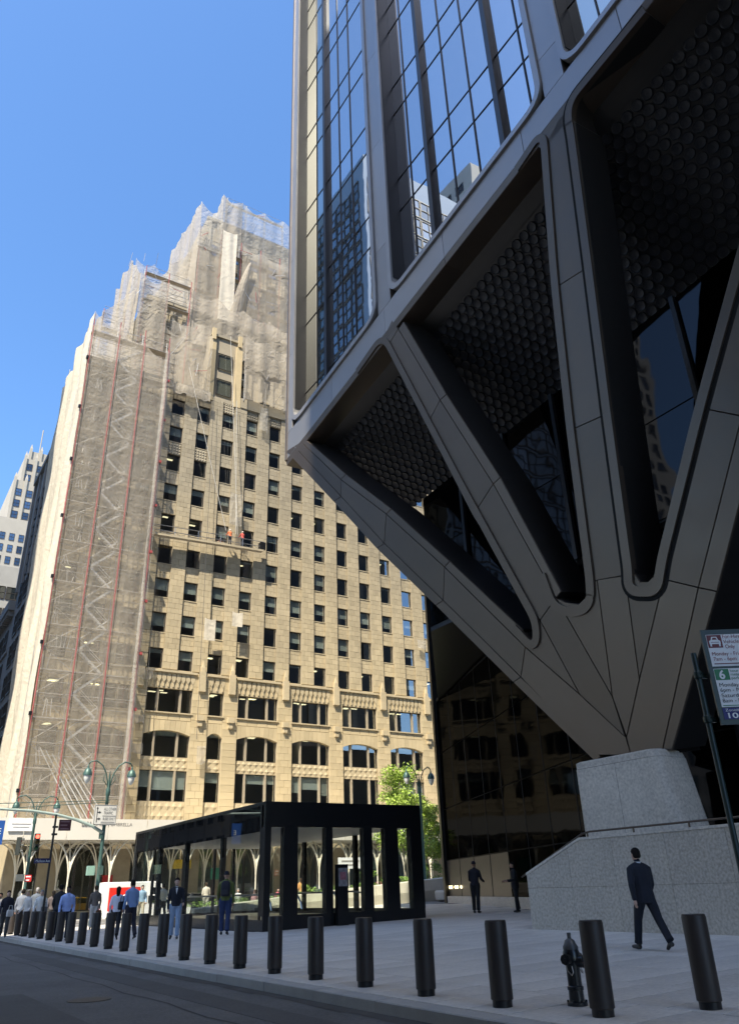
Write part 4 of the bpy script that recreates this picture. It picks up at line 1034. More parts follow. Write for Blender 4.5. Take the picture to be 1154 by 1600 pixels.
# ---- main corner scaffold with stair tower
sc = tag(empty('corner_scaffold', (0, 0, 0)), 'tall netted scaffold with stair tower on the left corner of the limestone building', 'scaffold')
SXS = [10.95, 13.7, 16.4, 19.1]
scaffold(sc, SXS, [68.55, 69.55], 6.9, 57.0, 2.0)
for y in (72.5, 76, 79.8): MB().tube((10.95, y, 6.9), (10.95, y, 57), .045, n=6).build('standard', M_pole, sc)
rng = random.Random(3)
z = 7.2; k = 0
while z < 53:
    xa, xb = (13.95, 16.15) if k % 2 else (16.15, 13.95)
    for dy in (68.75, 69.25):
        MB().prism([(xa, dy, z), (xb, dy, z + 1.95), (xb, dy, z + 2.2), (xa, dy, z + .25)], (0, .05, 0)).build('stair_stringer', M_galv, sc)
        MB().tube((xa, dy, z + 1.1), (xb, dy, z + 3.05), .03, n=5).build('stair_rail', M_galv, sc)
    tr = MB()
    for i in range(8):
        t = (i + .5) / 8; x = xa + (xb - xa) * t; tr.box(x - .12, x + .12, 68.78, 69.25, z + 1.95 * t + .05, z + 1.95 * t + .09)
    tr.build('stair_treads', M_galv, sc)
    MB().box(min(xb, 16.15) - .5, xb + .4, 68.7, 69.5, z + 1.97, z + 2.02).build('landing', M_galv, sc)
    # white frames and stored gear in the left bay
    if rng.random() < .8:
        x0 = rng.uniform(11.2, 12.4); m = MB()
        for q in range(rng.randint(2, 4)): m.tube((x0 + q * .3, 69.2, z + .2), (x0 + q * .3 + rng.uniform(-.3, .3), 69.3, z + rng.uniform(1.0, 1.7)), .04, n=5)
        m.build('stored_frames', M_galv, sc)
    z += 1.95; k += 1
for x in SXS: MB().tube((x, 68.22, 6.9), (x, 68.22, 56.0 if x < 12 else 55), .035, n=5).build('hoist_line', M_red, sc)
# knee braces splaying out at the foot
for i in range(6): MB().tube((12.0 + i * .5, 68.6, 12.5 - i * .2), (15.5 + i * .5, 68.2, 6.9), .05, n=5).build('foot_brace', M_galv, sc)
sheet('front_netting', (10.9, 68.4), (19.25, 68.4), 6.7, lambda s: 57.3 - 3.2 * s, M_netf, sc, 60, 90, .10, posts=3, sag=1.2, seed=1)
sheet('edge_netting', (18.7, 68.2), (19.35, 68.25), 6.7, 55, M_neth, sc, 10, 110, .35, posts=1, sag=.3, seed=8, wave=2.2)
sheet('side_netting', (10.85, 68.42), (10.75, 81.5), 6.7, lambda s: 57.3 - 2.0 * s, M_nets, sc, 50, 80, .42, (-1, 0, 0), 4, .9, seed=2, wave=.8)
for z in range(9, 57, 6): MB().box(10.7, 10.95, 68.2, 68.5, z, z + .28).build('tie_plate', M_black, sc)
for z in range(11, 54, 5): MB().box(19.15, 19.4, 68.15, 68.4, z, z + .25).build('tie_plate', M_red, sc)
# ---- nets on the first setback
s1 = tag(empty('setback_scaffold', (0, 0, 0)), 'netted scaffold on the stepped roof above the corner, with sagging white sheets', 'scaffold')
scaffold(s1, [16.4, 19.2, 22.0], [72.0, 72.7], 52.4, 69.3, 2.0)
scaffold(s1, [12.8, 15.2], [74.5, 75.3], 52.4, 63.0, 2.0, brace=True)
sheet('front_netting', (15.9, 71.8), (19.3, 71.8), 52.3, 67.8, M_netm, s1, 30, 40, .25, posts=1, sag=1.3, seed=4)
sheet('front_netting', (15.6, 74.6), (22.4, 74.6), 64.0, 72.4, M_neth, s1, 30, 20, .2, posts=3, sag=1.5, seed=5)
sheet('front_netting', (19.3, 72.0), (24.6, 72.0), 52.2, lambda s: 61.5 - 1.2 * s, M_netf, s1, 30, 30, .15, posts=2, sag=1.0, seed=6)
sheet('front_netting', (11.5, 73.2), (16.0, 73.2), 53, lambda s: 58.0 - 1.0 * s, M_neth, s1, 24, 20, .2, posts=2, sag=1.4, seed=7)
sheet('side_netting', (15.85, 71.8), (15.6, 84.0), 53, lambda s: 67.8 + 7 * min(1, s * 2.2), M_netm, s1, 40, 40, .45, (-1, 0, 0), 4, 1.2, seed=9)
sheet('side_netting', (12.6, 74.4), (13.0, 86.0), 52.5, lambda s: 62.5 + 5 * s, M_netm, s1, 40, 30, .45, (-1, 0, 0), 4, 1.2, seed=10)
sheet('front_netting', (12.6, 74.4), (15.9, 74.0), 53, lambda s: 62.5 + 4.5 * s, M_netm, s1, 24, 30, .3, posts=1, sag=.5, seed=19)
sheet('loose_netting', (22.3, 71.6), (24.7, 71.5), 60.0, 63.3, M_netm, s1, 20, 14, .2, posts=1, sag=.7, seed=11, ragged=.2)
rng2 = random.Random(21)
def clutter(root, n, x0, x1, y, z0, z1):
    for _ in range(n):
        x = rng2.uniform(x0, x1); z = rng2.uniform(z0, z1); a = rng2.choice((0, .15, 1.1, 1.57, -1.0)) + rng2.uniform(-.15, .15); L = rng2.uniform(.8, 2.6)
        MB().tube((x, y + rng2.uniform(-.3, .3), z), (x + L * math.cos(a), y + rng2.uniform(-.3, .3), z + L * math.sin(a)), .028, n=4).build('loose_pole', rng2.choice((M_pole, M_pole, M_galv, M_red)), root)
clutter(s1, 26, 13, 23, 71.7, 53, 69); clutter(s1, 9, 15, 21, 74.3, 66, 72.5)
# ---- nets over the main facade top, right of the uncovered bay
s2 = tag(empty('facade_head_netting', (0, 0, 0)), 'netting hung over the facade head right of the uncovered window bay', 'netting')
scaffold(s2, [28.6, 31.2, 33.8, 36.4], [69.3, 69.7], 52.6, 60.2, 2.0, red=False, brace=False)
sheet('front_netting', (28.4, 69.1), (40, 69.1), 52.6, lambda s: 60.4 - .6 * s, M_netf, s2, 40, 30, .18, posts=4, sag=1.0, seed=12, ragged=.12)
sheet('front_netting', (19.3, 69.2), (24.3, 69.2), 51.0, lambda s: 60.6 - .6 * s, M_netf, s2, 30, 30, .18, posts=2, sag=.8, seed=13, ragged=.25)
sheet('loose_netting', (19.6, 69.1), (24.4, 69.0), 50.6, lambda s: 52.0, M_netm, s2, 30, 6, .2, posts=4, sag=.3, seed=14, ragged=.12)
sheet('loose_netting', (30.6, 69.4), (31.6, 69.4), 49.0, 52.4, M_neth, s2, 12, 14, .2, posts=1, sag=.3, seed=15, ragged=.2)
sheet('draped_netting', (22.0, 72.5), (40, 72.5), 60.5, lambda s: 69.0 - 1.5 * s, M_netm, s1, 60, 24, .35, posts=5, sag=1.6, seed=51, ragged=.3)
sheet('draped_netting', (28.2, 69.0), (40, 69.0), 56.5, lambda s: 61.8 - .8 * s, M_netm, s2, 40, 14, .3, posts=4, sag=1.2, seed=52, ragged=.35)
# ---- nets on the upper setback
s3 = tag(empty('upper_setback_scaffold', (0, 0, 0)), 'highest netted scaffold with red poles and torn white sheets beside the tower', 'scaffold')
scaffold(s3, [24.0, 27.0, 30.0, 33.0, 36.0, 39.0], [76.6, 77.4], 61, 84.0, 2.0)
scaffold(s3, [28.0, 31.0, 34.0, 37.0], [77.9, 78.3], 84.0, 93.0, 2.0, red=False)
sheet('front_netting', (23.8, 76.4), (27.3, 76.4), 61, 82.0, M_netf, s3, 20, 40, .2, posts=1, sag=1.0, seed=16)
sheet('front_netting', (30.2, 76.4), (40, 76.4), 61, lambda s: 83.5 - .5 * s, M_netf, s3, 40, 40, .2, posts=3, sag=1.3, seed=17)
sheet('hanging_sheet', (27.0, 76.0), (29.0, 75.7), 62.5, 84.4, M_nets, s3, 30, 50, .22, posts=1, sag=.5, seed=18, wave=1.2)
# sheet pulled aside like a curtain
m = MB(); nv = 30
for j in range(nv):
    t0, t1 = j / nv, (j + 1) / nv
    c0 = 29.0 + 2.2 * t0 ** 2.2; c1 = 29.0 + 2.2 * t1 ** 2.2; w0 = .25 + .5 * math.sin(math.pi * t0) ; w1 = .25 + .5 * math.sin(math.pi * t1)
    z0_, z1_ = 62 + 18 * t0, 62 + 18 * t1
    for q in range(4):
        f0, f1 = q / 4, (q + 1) / 4; yy = lambda f: 75.8 - .25 * math.sin(f * math.pi)
        m.quad((c0 + w0 * (f0 - .5) * 2, yy(f0), z0_), (c0 + w0 * (f1 - .5) * 2, yy(f1), z0_), (c1 + w1 * (f1 - .5) * 2, yy(f1), z1_), (c1 + w1 * (f0 - .5) * 2, yy(f0), z1_))
m.build('hanging_sheet', M_netm, s3, smooth=True)
sheet('head_netting', (27.6, 77.7), (40, 77.7), 83.0, lambda s: 92.8 + .3 * s, M_neth, s3, 50, 24, .2, posts=4, sag=1.5, seed=20)
sheet('head_netting', (27.3, 77.6), (30.3, 77.6), 82.0, 93.0, M_netm, s3, 20, 24, .3, posts=1, sag=1.6, seed=21)
sheet('head_netting', (23.6, 76.3), (27.0, 76.3), 80.0, lambda s: 88.3 - 1.5 * s, M_neth, s3, 20, 20, .2, posts=1, sag=1.2, seed=22)
sheet('side_netting', (23.7, 76.4), (23.3, 88.0), 62, lambda s: 88.5, M_netm, s3, 30, 40, .45, (-1, 0, 0), 3, 1.2, seed=23)
sheet('side_netting', (27.4, 77.6), (27.2, 90.0), 84, lambda s: 93.0, M_netm, s3, 30, 20, .4, (-1, 0, 0), 3, 1.0, seed=24)
sheet('side_netting', (21.0, 79.0), (21.5, 92.0), 62, lambda s: 78.0, M_netm, s3, 30, 30, .4, (-1, 0, 0), 3, 1.0, seed=25)
sheet('front_netting', (21.0, 79.0), (25.0, 79.0), 64, lambda s: 77.5 + 6 * s, M_netm, s3, 20, 30, .3, posts=1, sag=.6, seed=26)

clutter(s3, 30, 23.5, 38, 76.2, 63, 86); clutter(s3, 10, 27.5, 38, 77.6, 85, 93); clutter(s2, 12, 19.5, 37, 69.0, 52.5, 60)
# ================================================================== SUSPENDED WORK PLATFORM
wp = tag(empty('suspended_platform', (0, 0, 0)), 'long suspended work platform hanging across the limestone facade', 'work platform')
PXa, PXb, PYf, PYb = 19.2, 31.3, 68.75, 69.45
pz = lambda x: 33.35 + (x - PXa) * .042
M_alu = mat('platform_steel', (.22, .23, .25), .4, metal=.6, var=.15)
MB().prism([(PXa, PYf, pz(PXa)), (PXb, PYf, pz(PXb)), (PXb, PYf, pz(PXb) + .12), (PXa, PYf, pz(PXa) + .12)], (0, PYb - PYf, 0)).build('deck', M_plank, wp)
MB().prism([(PXa, PYf - .04, pz(PXa) - .1), (PXb, PYf - .04, pz(PXb) - .1), (PXb, PYf - .04, pz(PXb) + .1), (PXa, PYf - .04, pz(PXa) + .1)], (0, .03, 0)).build('toe_board', M_limetrim, wp)
n = 20
for dz in (.45, 1.0): MB().tube((PXa, PYf, pz(PXa) + dz), (PXb, PYf, pz(PXb) + dz), .035, n=6).build('guard_rail', M_alu, wp)
for i in range(n + 1):
    x = PXa + (PXb - PXa) * i / n
    if i % 4 == 0: MB().tube((x, PYf, pz(x)), (x, PYf, pz(x) + 1.0), .03, n=5).build('post', M_alu, wp)
    if i < n:
        x2 = PXa + (PXb - PXa) * (i + 1) / n; d = (0.1, .45) if i % 2 else (.45, .1)
        MB().tube((x, PYf, pz(x) + d[0]), (x2, PYf, pz(x2) + d[1]), .022, n=4).build('lattice', M_alu, wp)
MB().box(30.9, 31.5, 68.7, 69.3, 34.0, 34.8).build('hoist_motor', M_black, wp)
M_rope = mat('rope', (.62, .60, .55), .8); M_roped = mat('rope_dark', (.08, .08, .08), .8)
for (xa, za, xb, zb, mm) in ((26.4, 60.8, 28.2, 35.0, M_rope), (27.6, 52, 28.0, 35, M_rope), (20.2, 60, 26.9, 35.2, M_rope), (24.9, 52, 25.2, 14, M_roped), (20.3, 33.2, 20.3, 9, M_roped)):
    MB().tube((xa, 69.3, za), (xb, 68.6, zb), .022, n=4).build('rope', mm, wp)
for lab, x0, x1, z0, z1, sd_ in (('narrow white debris net hanging over the suspended platform', 27.3, 28.7, 36.2, 40.0, 31), ('small crumpled white sheet left of the blind window in the middle facade', 25.35, 26.5, 23.4, 25.6, 32), ('small white sheet patch on the pier right of a blind window', 28.2, 29.3, 25.2, 26.7, 33)):
    o = sheet('debris_sheet', (x0, 68.9), (x1, 68.9), z0, z1, M_neth if sd_ == 31 else M_nets, None, 12, 16, .12, posts=1, sag=.15, seed=sd_); tag(o, lab, 'sheet', 'loose sheets on the facade')
for lab, x, z, w, h, sd_ in (('loose sheet scrap beside the net edge at the third floor sill', 19.6, 19.2, 1.3, 1.0, 41), ('loose sheet scrap beside the net edge above the arched windows', 19.4, 15.2, 1.1, .8, 42), ('loose sheet scrap tied low at the net edge', 19.4, 12.6, 1.2, .9, 43), ('small pale sheet on the pier between arched windows', 25.6, 12.0, .8, 1.6, 44), ('small sheet scrap near the right end of the limestone facade', 51.2, 26.0, 1.2, 1.0, 45)):
    o = sheet('debris_sheet', (x, 69.4), (x + w, 69.35), z, z + h, M_neth, None, 10, 10, .12, posts=1, sag=.1, seed=sd_, ragged=.08); tag(o, lab, 'sheet', 'loose sheets on the facade')
# ================================================================== GLASS KIOSK (stair head to the station)
KXa, KXb, KYa, KYb, KZ = 13.15, 20.25, 28.0, 44.0, 4.46
M_kglass = glass('kiosk_glass', (.96, .975, .965), (1, 1, 1), 1.45, 0.0, wav=.03)
M_kblack = mat('kiosk_black', (.010, .010, .011), .25, metal=.1, var=.1, scale=2)
M_kceil = mat('kiosk_ceiling', (.45, .43, .40), .6, var=.06)
M_steel = mat('brushed_steel', (.42, .42, .42), .3, metal=.9, var=.05)
kk = tag(empty('glass_kiosk', (0, 0, 0)), 'black framed glass station kiosk standing on the plaza', 'kiosk')
kz0 = gz(KXa) - .05
HB = 3.56
def kp(m, n, mt=M_kblack): return m.build(n, mt, kk)
kp(MB().box(KXa, KXb, KYa, KYb, KZ - .12, KZ), 'roof')
kp(MB().box(KXa + .15, KXb - .15, KYa + .15, KYb - .15, HB + .06, HB + .12), 'ceiling', M_kceil)
kp(MB().box(KXa, KXb, KYa - .02, KYa + .12, HB, KZ - .12), 'front_header'); kp(MB().box(KXa, KXb, KYb - .12, KYb, HB + .3, KZ - .12), 'rear_header')
# the side headers are glass: dark back-painted band above the clear panes
M_kband = mirror_glass('kiosk_band_glass', (.45, .47, .48), .01, .02, (.012, .012, .013), .35, .04)
kp(MB().box(KXb - .08, KXb, KYa + .12, KYb - .12, HB + .1, KZ - .12), 'side_header')
kp(MB().box(KXa, KXb, KYa, KYa + .1, kz0, .62), 'front_base'); kp(MB().box(KXa, KXa + .1, KYa + .1, KYb, kz0 - .1, .50), 'side_base'); kp(MB().box(KXb - .1, KXb, KYa + .1, KYb, kz0, .62), 'side_base'); kp(MB().box(KXa + .1, KXb - .1, KYb - .1, KYb, kz0, .5), 'rear_base')
fx = [(13.15, 13.40), (13.94, 14.52), (15.72, 16.02), (17.43, 17.83), (18.44, 19.06), (19.70, 20.25)]
for a, c in fx: kp(MB().box(a, c, KYa - .015, KYa + .3, .62, HB), 'post')
for (a, c), (d, e) in zip(fx, fx[1:]):
    kp(MB().box(c, d, KYa + .06, KYa + .075, .62, HB), 'pane', M_kglass); kp(MB().box((a + c) / 2 - .06, (a + c) / 2 + .06, KYb - .16, KYb - .02, .5, HB + .3), 'post'); kp(MB().box(c + .02, d - .02, KYb - .06, KYb - .045, .5, HB + .3), 'pane', M_kglass)
ys = [28.3 + 1.95 * i for i in range(9)] 
for i, (a, c) in enumerate(zip(ys, ys[1:])):
    kp(MB().box(KXa + .02, KXa + .035, a + .012, c - .012, .52, 3.42), 'pane', M_kglass)
    kp(MB().box(KXa + .02, KXa + .035, a + .012, c - .012, 3.43, KZ - .13), 'band_pane', M_kband)
    kp(MB().box(KXb - .035, KXb - .02, a + .02, c - .02, .62, HB + .1), 'pane', M_kglass)
for y in (32.4, 36.6, 40.3): kp(MB().box(KXa + .12, KXa + .3, y - .12, y + .12, .5, HB + .1), 'post'); 
for y in (33.0, 38.0): kp(MB().box(KXb - .25, KXb - .1, y - .12, y + .12, .5, HB + .1), 'post')
kp(MB().box(KXa, KXa + .12, KYb - .3, KYb, .4, KZ - .12), 'post'); kp(MB().box(KXa - .005, KXa + .05, KYa + .3, KYa + .42, .5, KZ - .12), 'post')
# ticket/info pylon in the front
py = tag(empty('info_pylon', (0, 0, 0)), 'tall black information pylon with a notice in front of the kiosk glass', 'pylon')
MB().box(16.06, 16.52, 27.72, 27.92, gz(16) - .02, 2.25).build('body', M_kblack, py); MB().box(16.10, 16.48, 27.705, 27.72, 1.5, 2.12).build('notice', mat('notice_print', (.22, .20, .20), .5, var=.5, scale=9), py)
MB().box(16.16, 16.42, 27.70, 27.705, 1.72, 1.98).build('notice_image', mat('notice_pink', (.32, .12, .14), .5, var=.5, scale=12), py)
# escalator balustrades inside
es = tag(empty('escalator', (0, 0, 0)), 'escalator balustrade with steel handrails inside the glass kiosk', 'escalator')
for x in (14.4, 15.7, 17.4, 18.7):
    MB().box(x - .012, x + .012, 30.5, 42, .5, 1.25).build('glass_side', M_kglass, es)
    MB().path([(x, 29.9, .75), (x, 30.0, 1.0), (x, 30.3, 1.25), (x, 31, 1.3), (x, 42, 1.3)], .035, 8).build('handrail', M_steel, es)
MB().box(13.8, 19.6, 30.4, 42.2, gz(14), .42).build('well_kerb', M_steel, es)
kp(MB().box(13.3, 20.1, 28.15, 43.9, gz(14) - .08, gz(14) + .16), 'floor', M_granite2)

# ================================================================== ARCHED SIDEWALK SHED in front of the limestone building
M_cream = mat('shed_cream', (.72, .67, .54), .5, var=.06, rnd=.04)
M_banner = mat('shed_banner', (.66, .62, .54), .7, var=.05, scale=.6)
shed = tag(empty('sidewalk_shed', (0, 0, 0)), 'cream sidewalk shed with tree like arched columns and a blank parapet banner', 'sidewalk shed')
SZ = 5.35
MB().box(8.0, 56, 64.3, 69.3, SZ, SZ + .25).build('deck', M_banner, shed)
for i in range(16): MB().box(8.0 + i * 3.0 + .02, 8.0 + i * 3.0 + 2.98, 64.12, 64.2, SZ - .02, SZ + 1.45).build('parapet_panel', M_banner, shed)
for yy in (69.2,): MB().box(8.0, 56, yy, yy + .05, SZ + .2, SZ + 1.2).build('parapet_panel', M_banner, shed)
MB().box(8.05, 8.1, 64.2, 69.2, SZ - .02, SZ + 1.45).build('parapet_panel', M_banner, shed)
col = MB(); col.lathe([(.17, 0), (.17, .06), (.07, .1), (.06, 2.6), (.075, 2.75), (.055, 2.9)], 10)
cm = col.mesh('column', M_cream)
def rib(dx, dy):
    pts = [(0, 0, 2.6)]
    for k in range(1, 9):
        t = k / 8; a = t * math.pi / 2; pts.append((dx * (1 - math.cos(a)), dy * (1 - math.cos(a)), 2.6 + (SZ - 2.62) * math.sin(a)))
    return MB().path(pts, [.06] * 4 + [.05] * 5, 6).mesh('arch_rib', M_cream)
ribs = [rib(1.5, 0), rib(-1.5, 0), rib(0, 1.3), rib(1.1, 1.1), rib(-1.1, 1.1)]
rear = [rib(1.5, 0), rib(-1.5, 0), rib(0, -1.3), rib(1.1, -1.1), rib(-1.1, -1.1)]
for i in range(16):
    for y, rs in ((64.6, ribs), (68.4, rear)):
        x = 8.6 + i * 3.0; c = obj('column', cm, shed, (x, y, 0))
        for r_ in rs: obj('arch_rib', r_, c)
M_inkg = mat('banner_ink', (.16, .15, .14), .7); M_faded = mat('faded_print', (.36, .34, .31), .7)
for x, s, sz, w in ((15.9, 'URBAN UMBRELLA', .34, 2.9),):
    t = text('lettering', s, sz, M_inkg, shed, (x, 64.11, SZ + (.95 if sz > .3 else .45)), (math.pi / 2, 0, 0), w); stuff(t)
lg = MB()
for k in range(3): lg.path([(15.0 + k * .22, 64.11, SZ + 1.25), (15.04 + k * .22, 64.10, SZ + .95), (15.15 + k * .22, 64.10, SZ + .95), (15.2 + k * .22, 64.11, SZ + 1.25)], .03, 5)
stuff(lg.build('emblem', M_inkg, shed))
bsn = tag(MB().box(9.9, 11.6, 64.02, 64.10, SZ + .55, SZ + 1.35).build('shed_sign', M_white), 'white rectangular sign on the shed parapet near the left edge', 'sign')
stuff(MB().box(10.1, 11.4, 64.005, 64.02, SZ + 1.0, SZ + 1.06).box(10.2, 11.3, 64.005, 64.02, SZ + .8, SZ + .85).build('faded_print', M_faded, bsn))
hs2 = tag(MB().box(37.2, 39.6, 64.0, 64.08, 3.0, 3.9).build('shed_sign', M_white), 'white hanging sign under the shed beside the tree', 'sign')
stuff(MB().box(37.5, 39.3, 63.985, 64.0, 3.55, 3.68).box(37.8, 39.0, 63.985, 64.0, 3.25, 3.36).build('faded_print', M_faded, hs2))
bs = tag(empty('blue_sign', (0, 0, 0)), 'blue square sign cut by the left edge of the picture', 'sign')
p = aty(2, 1300, 46); MB().box(p.x - .5, p.x + .12, 45.95, 46.0, p.z - .6, p.z + .55).build('plate', mat('sign_blue2', (.02, .09, .35), .4), bs)
stuff(text('lettering', 'E', .4, M_white, bs, (p.x - .2, 45.94, p.z - .1), (math.pi / 2, 0, 0)))
# yellow and green shop signs behind the shed
for lab, px, py, w, h, c in (('yellow shop sign seen through the kiosk glass', 285, 1350, 1.6, .7, (.75, .52, .05)), ('green shop sign seen through the kiosk glass', 340, 1365, 1.2, .9, (.05, .28, .18)), ('small red shop sign under the shed left of the kiosk', 168, 1378, .8, 1.0, (.5, .03, .03)), ('yellow shop sign behind the kiosk front', 553, 1347, 2.2, .8, (.75, .5, .1))):
    p = aty(px, py, 69.5); tag(MB().box(p.x - w / 2, p.x + w / 2, 69.55, 69.68, p.z - h / 2, p.z + h / 2).build('shop_sign', mat('shop_sign_%d' % px, c, .5, var=.25, scale=4)), lab, 'sign')

# ================================================================== STREET LAMPS, SIGNALS, SIGNS
M_lampg = mat('lamp_green', (.055, .11, .095), .45, metal=.3, var=.15, scale=4)
M_globe = mat('lamp_globe', (.72, .72, .68), .25, var=.04)
def lamp(x, y, zt, label, spread=1.25, base=0.0, rz=0.0):
    r = tag(empty('street_lamp', (x, y, base), rz), label, 'street lamp', 'twin arm street lamps'); H = zt - base
    autosmooth(MB().lathe([(.26, 0), (.26, .25), (.18, .35), (.15, .9), (.11, 1.0), (.085, H - 1.1), (.12, H - 1.0), (.12, H - .75), (.07, H - .6), (.05, H - .1), (.02, H + .25)], 10).build('pole', M_lampg, r))
    for s in (-1, 1):
        pts = [(0, 0, H - .9)] + [(s * (spread * (1 - math.cos(a)) * .5 + .06), 0, H - .6 + 1.15 * math.sin(a * .5 + .02)) for a in [math.pi * k / 10 for k in range(1, 9)]]
        pts = [(0, 0, H - .95), (s * .10, 0, H - .3), (s * .22, 0, H + .15), (s * .45, 0, H + .55), (s * .8, 0, H + .78), (s * (spread - .12), 0, H + .72), (s * spread, 0, H + .55)]
        a = MB().path(pts, .038, 7).build('arm', M_lampg, r, smooth=True)
        sc_ = MB().path([(s * .12, 0, H - .5), (s * .32, 0, H - .25), (s * .30, 0, H + .05), (s * .18, 0, H + .02)], .022, 6).build('scroll', M_lampg, r, smooth=True)
        l = autosmooth(MB().lathe([(.02, .68), (.05, .62), (.06, .5), (.16, .42), (.24, .22), (.25, .10), (.20, .08)], 12, (s * spread, 0, H - .12)).build('lamp_hood', M_lampg, r))
        autosmooth(MB().lathe([(.20, .08), (.19, -.04), (.12, -.24), (.03, -.34)], 12, (s * spread, 0, H - .12)).build('lamp_globe', M_globe, l))
    return r
p1 = aty(162, 1300, 46); gl1 = gz(p1.x)
lp1 = aty(168, 1205, 46); lamp(p1.x, 46, aty(168, 1212, 46).z, 'green twin arm street lamp carrying the lane sign at the avenue corner', 1.22, gl1)
p2 = aty(52, 1300, 61); lamp(p2.x, 61, aty(58, 1262, 61).z, 'green twin arm street lamp at the far left before the netting', 1.35, 0.0)
p3 = aty(643, 1300, 47.0); lamp(p3.x, 45.8, aty(643, 1215, 45.8).z, 'green twin arm street lamp rising behind the small tree', 1.05, gz(p3.x))
lamp(5.9, -3.5, 8.6, 'green twin arm street lamp behind the camera, seen only mirrored in the lobby glass', 1.2, 0.0)
# mast arm from the corner pole across the street
mast = tag(empty('signal_mast', (0, 0, 0)), 'curved pale green signal mast arm reaching over the side street', 'mast arm')
a0 = aty(160, 1301, 45.9); pts = [aty(px, py, 45.9) for px, py in ((160, 1301), (145, 1291), (120, 1281), (90, 1273), (50, 1267), (0, 1264))] + [aty(0, 1264, 45.9) + Vector((-3.5, 0, .1))]
MB().path(pts, [.09, .085, .08, .075, .07, .065, .06], 8).build('arm', mat('mast_pale_green', (.34, .42, .38), .45, metal=.2), mast, smooth=True)
for dz in (.0, .12): MB().tube(aty(172, 1253 - dz * 20, 45.9), aty(0, 1272, 45.9) + Vector((-3, 0, dz * 3)), .02, n=5).build('guy_wire', M_lampg, mast)
MB().lathe([(.14, 0), (.14, .4)], 10, (a0.x, 46, a0.z - .3)).build('collar', M_lampg, mast)
# lane sign: straight/right arrows
ls = tag(empty('lane_sign', (0, 0, 0)), 'white lane sign reading all other traffic and buses only', 'sign')
q0, q1 = aty(145, 1289, 45.7), aty(184, 1258, 45.7)
MB().box(q0.x, q1.x, 45.68, 45.72, q0.z, q1.z).build('plate', mat('lane_sign_white', (.62, .61, .57), .5, var=.05), ls)
w_, h_ = q1.x - q0.x, q1.z - q0.z; Yq = 45.672
bm_ = MB()
for a, c, d, e in ((.02, .98, .02, .04), (.02, .98, .96, .98), (.02, .035, .02, .98), (.965, .98, .02, .98), (.12, .15, .12, .85)): bm_.box(q0.x + a * w_, q0.x + c * w_, Yq, Yq + .006, q0.z + d * h_, q0.z + e * h_)
for zc in (.30, .62): bm_.box(q0.x + .15 * w_, q0.x + .22 * w_, Yq, Yq + .006, q0.z + (zc - .025) * h_, q0.z + (zc + .025) * h_); bm_.prism([(q0.x + .22 * w_, Yq, q0.z + (zc - .07) * h_), (q0.x + .31 * w_, Yq, q0.z + zc * h_), (q0.x + .22 * w_, Yq, q0.z + (zc + .07) * h_)], (0, .006, 0))
bm_.prism([(q0.x + .09 * w_, Yq, q0.z + .8 * h_), (q0.x + .18 * w_, Yq, q0.z + .8 * h_), (q0.x + .135 * w_, Yq, q0.z + .92 * h_)], (0, .006, 0))
stuff(bm_.build('arrows', M_ink, ls))
for s, x, z, sz, wd in (('ALL OTHER', .42, .72, .22, .53), ('TRAFFIC', .42, .52, .22, .40), ('BUSES ONLY', .40, .24, .2, .53)): text('lettering', s, sz, M_ink, ls, (q0.x + x * w_, Yq, q0.z + z * h_), (math.pi / 2, 0, 0), wd * w_)
MB().box(q0.x + .38 * w_, q0.x + .95 * w_, Yq, Yq + .005, q0.z + .42 * h_, q0.z + .47 * h_).box(q0.x + .33 * w_, q0.x + .93 * w_, Yq, Yq + .005, q0.z + .09 * h_, q0.z + .17 * h_).build('sign_bars', mat('sign_bar_grey', (.3, .3, .29), .5), ls)
# signals on the far corner pole
def signal(name, label, px, py, Y, lit=None, rz=0.0, s=1.0):
    p = aty(px, py, Y); r = tag(empty(name, tuple(p), rz), label, 'traffic light')
    MB().box(-.17 * s, .17 * s, -.02, .26, -.55 * s, .55 * s).build('housing', mat('signal_dark', (.03, .035, .03), .5), r)
    for k, z in enumerate((.36, 0, -.36)):
        on = lit == k; c = ((.9, .05, .03), (.5, .35, .03), (.03, .4, .15))[k]
        m_ = mat('signal_lens_%d_%d' % (k, on), c if on else [v * .12 for v in c], .3, emit=c if on else None, es=3.0 if on else 0)
        l = MB().ball((0, -.03, z * s), .13 * s, .05, .13 * s).build('lens', m_, r)
        v = MB()
        for i in range(8):
            a0_, a1_ = math.pi * i / 8, math.pi * (i + 1) / 8
            v.quad((.15 * s * math.cos(a0_), -.02, z * s + .15 * s * math.sin(a0_)), (.15 * s * math.cos(a0_), -.2, z * s + .15 * s * math.sin(a0_)), (.15 * s * math.cos(a1_), -.2, z * s + .15 * s * math.sin(a1_)), (.15 * s * math.cos(a1_), -.02, z * s + .15 * s * math.sin(a1_)))
        v.build('visor', MATS['signal_dark'], r)
    return r
signal('traffic_light', 'traffic light showing red on the far left lamp pole', 58, 1316, 60.6, 0)
signal('traffic_light', 'dark traffic light turned away beside the far left lamp pole', 32, 1322, 60.4, None, R(75))
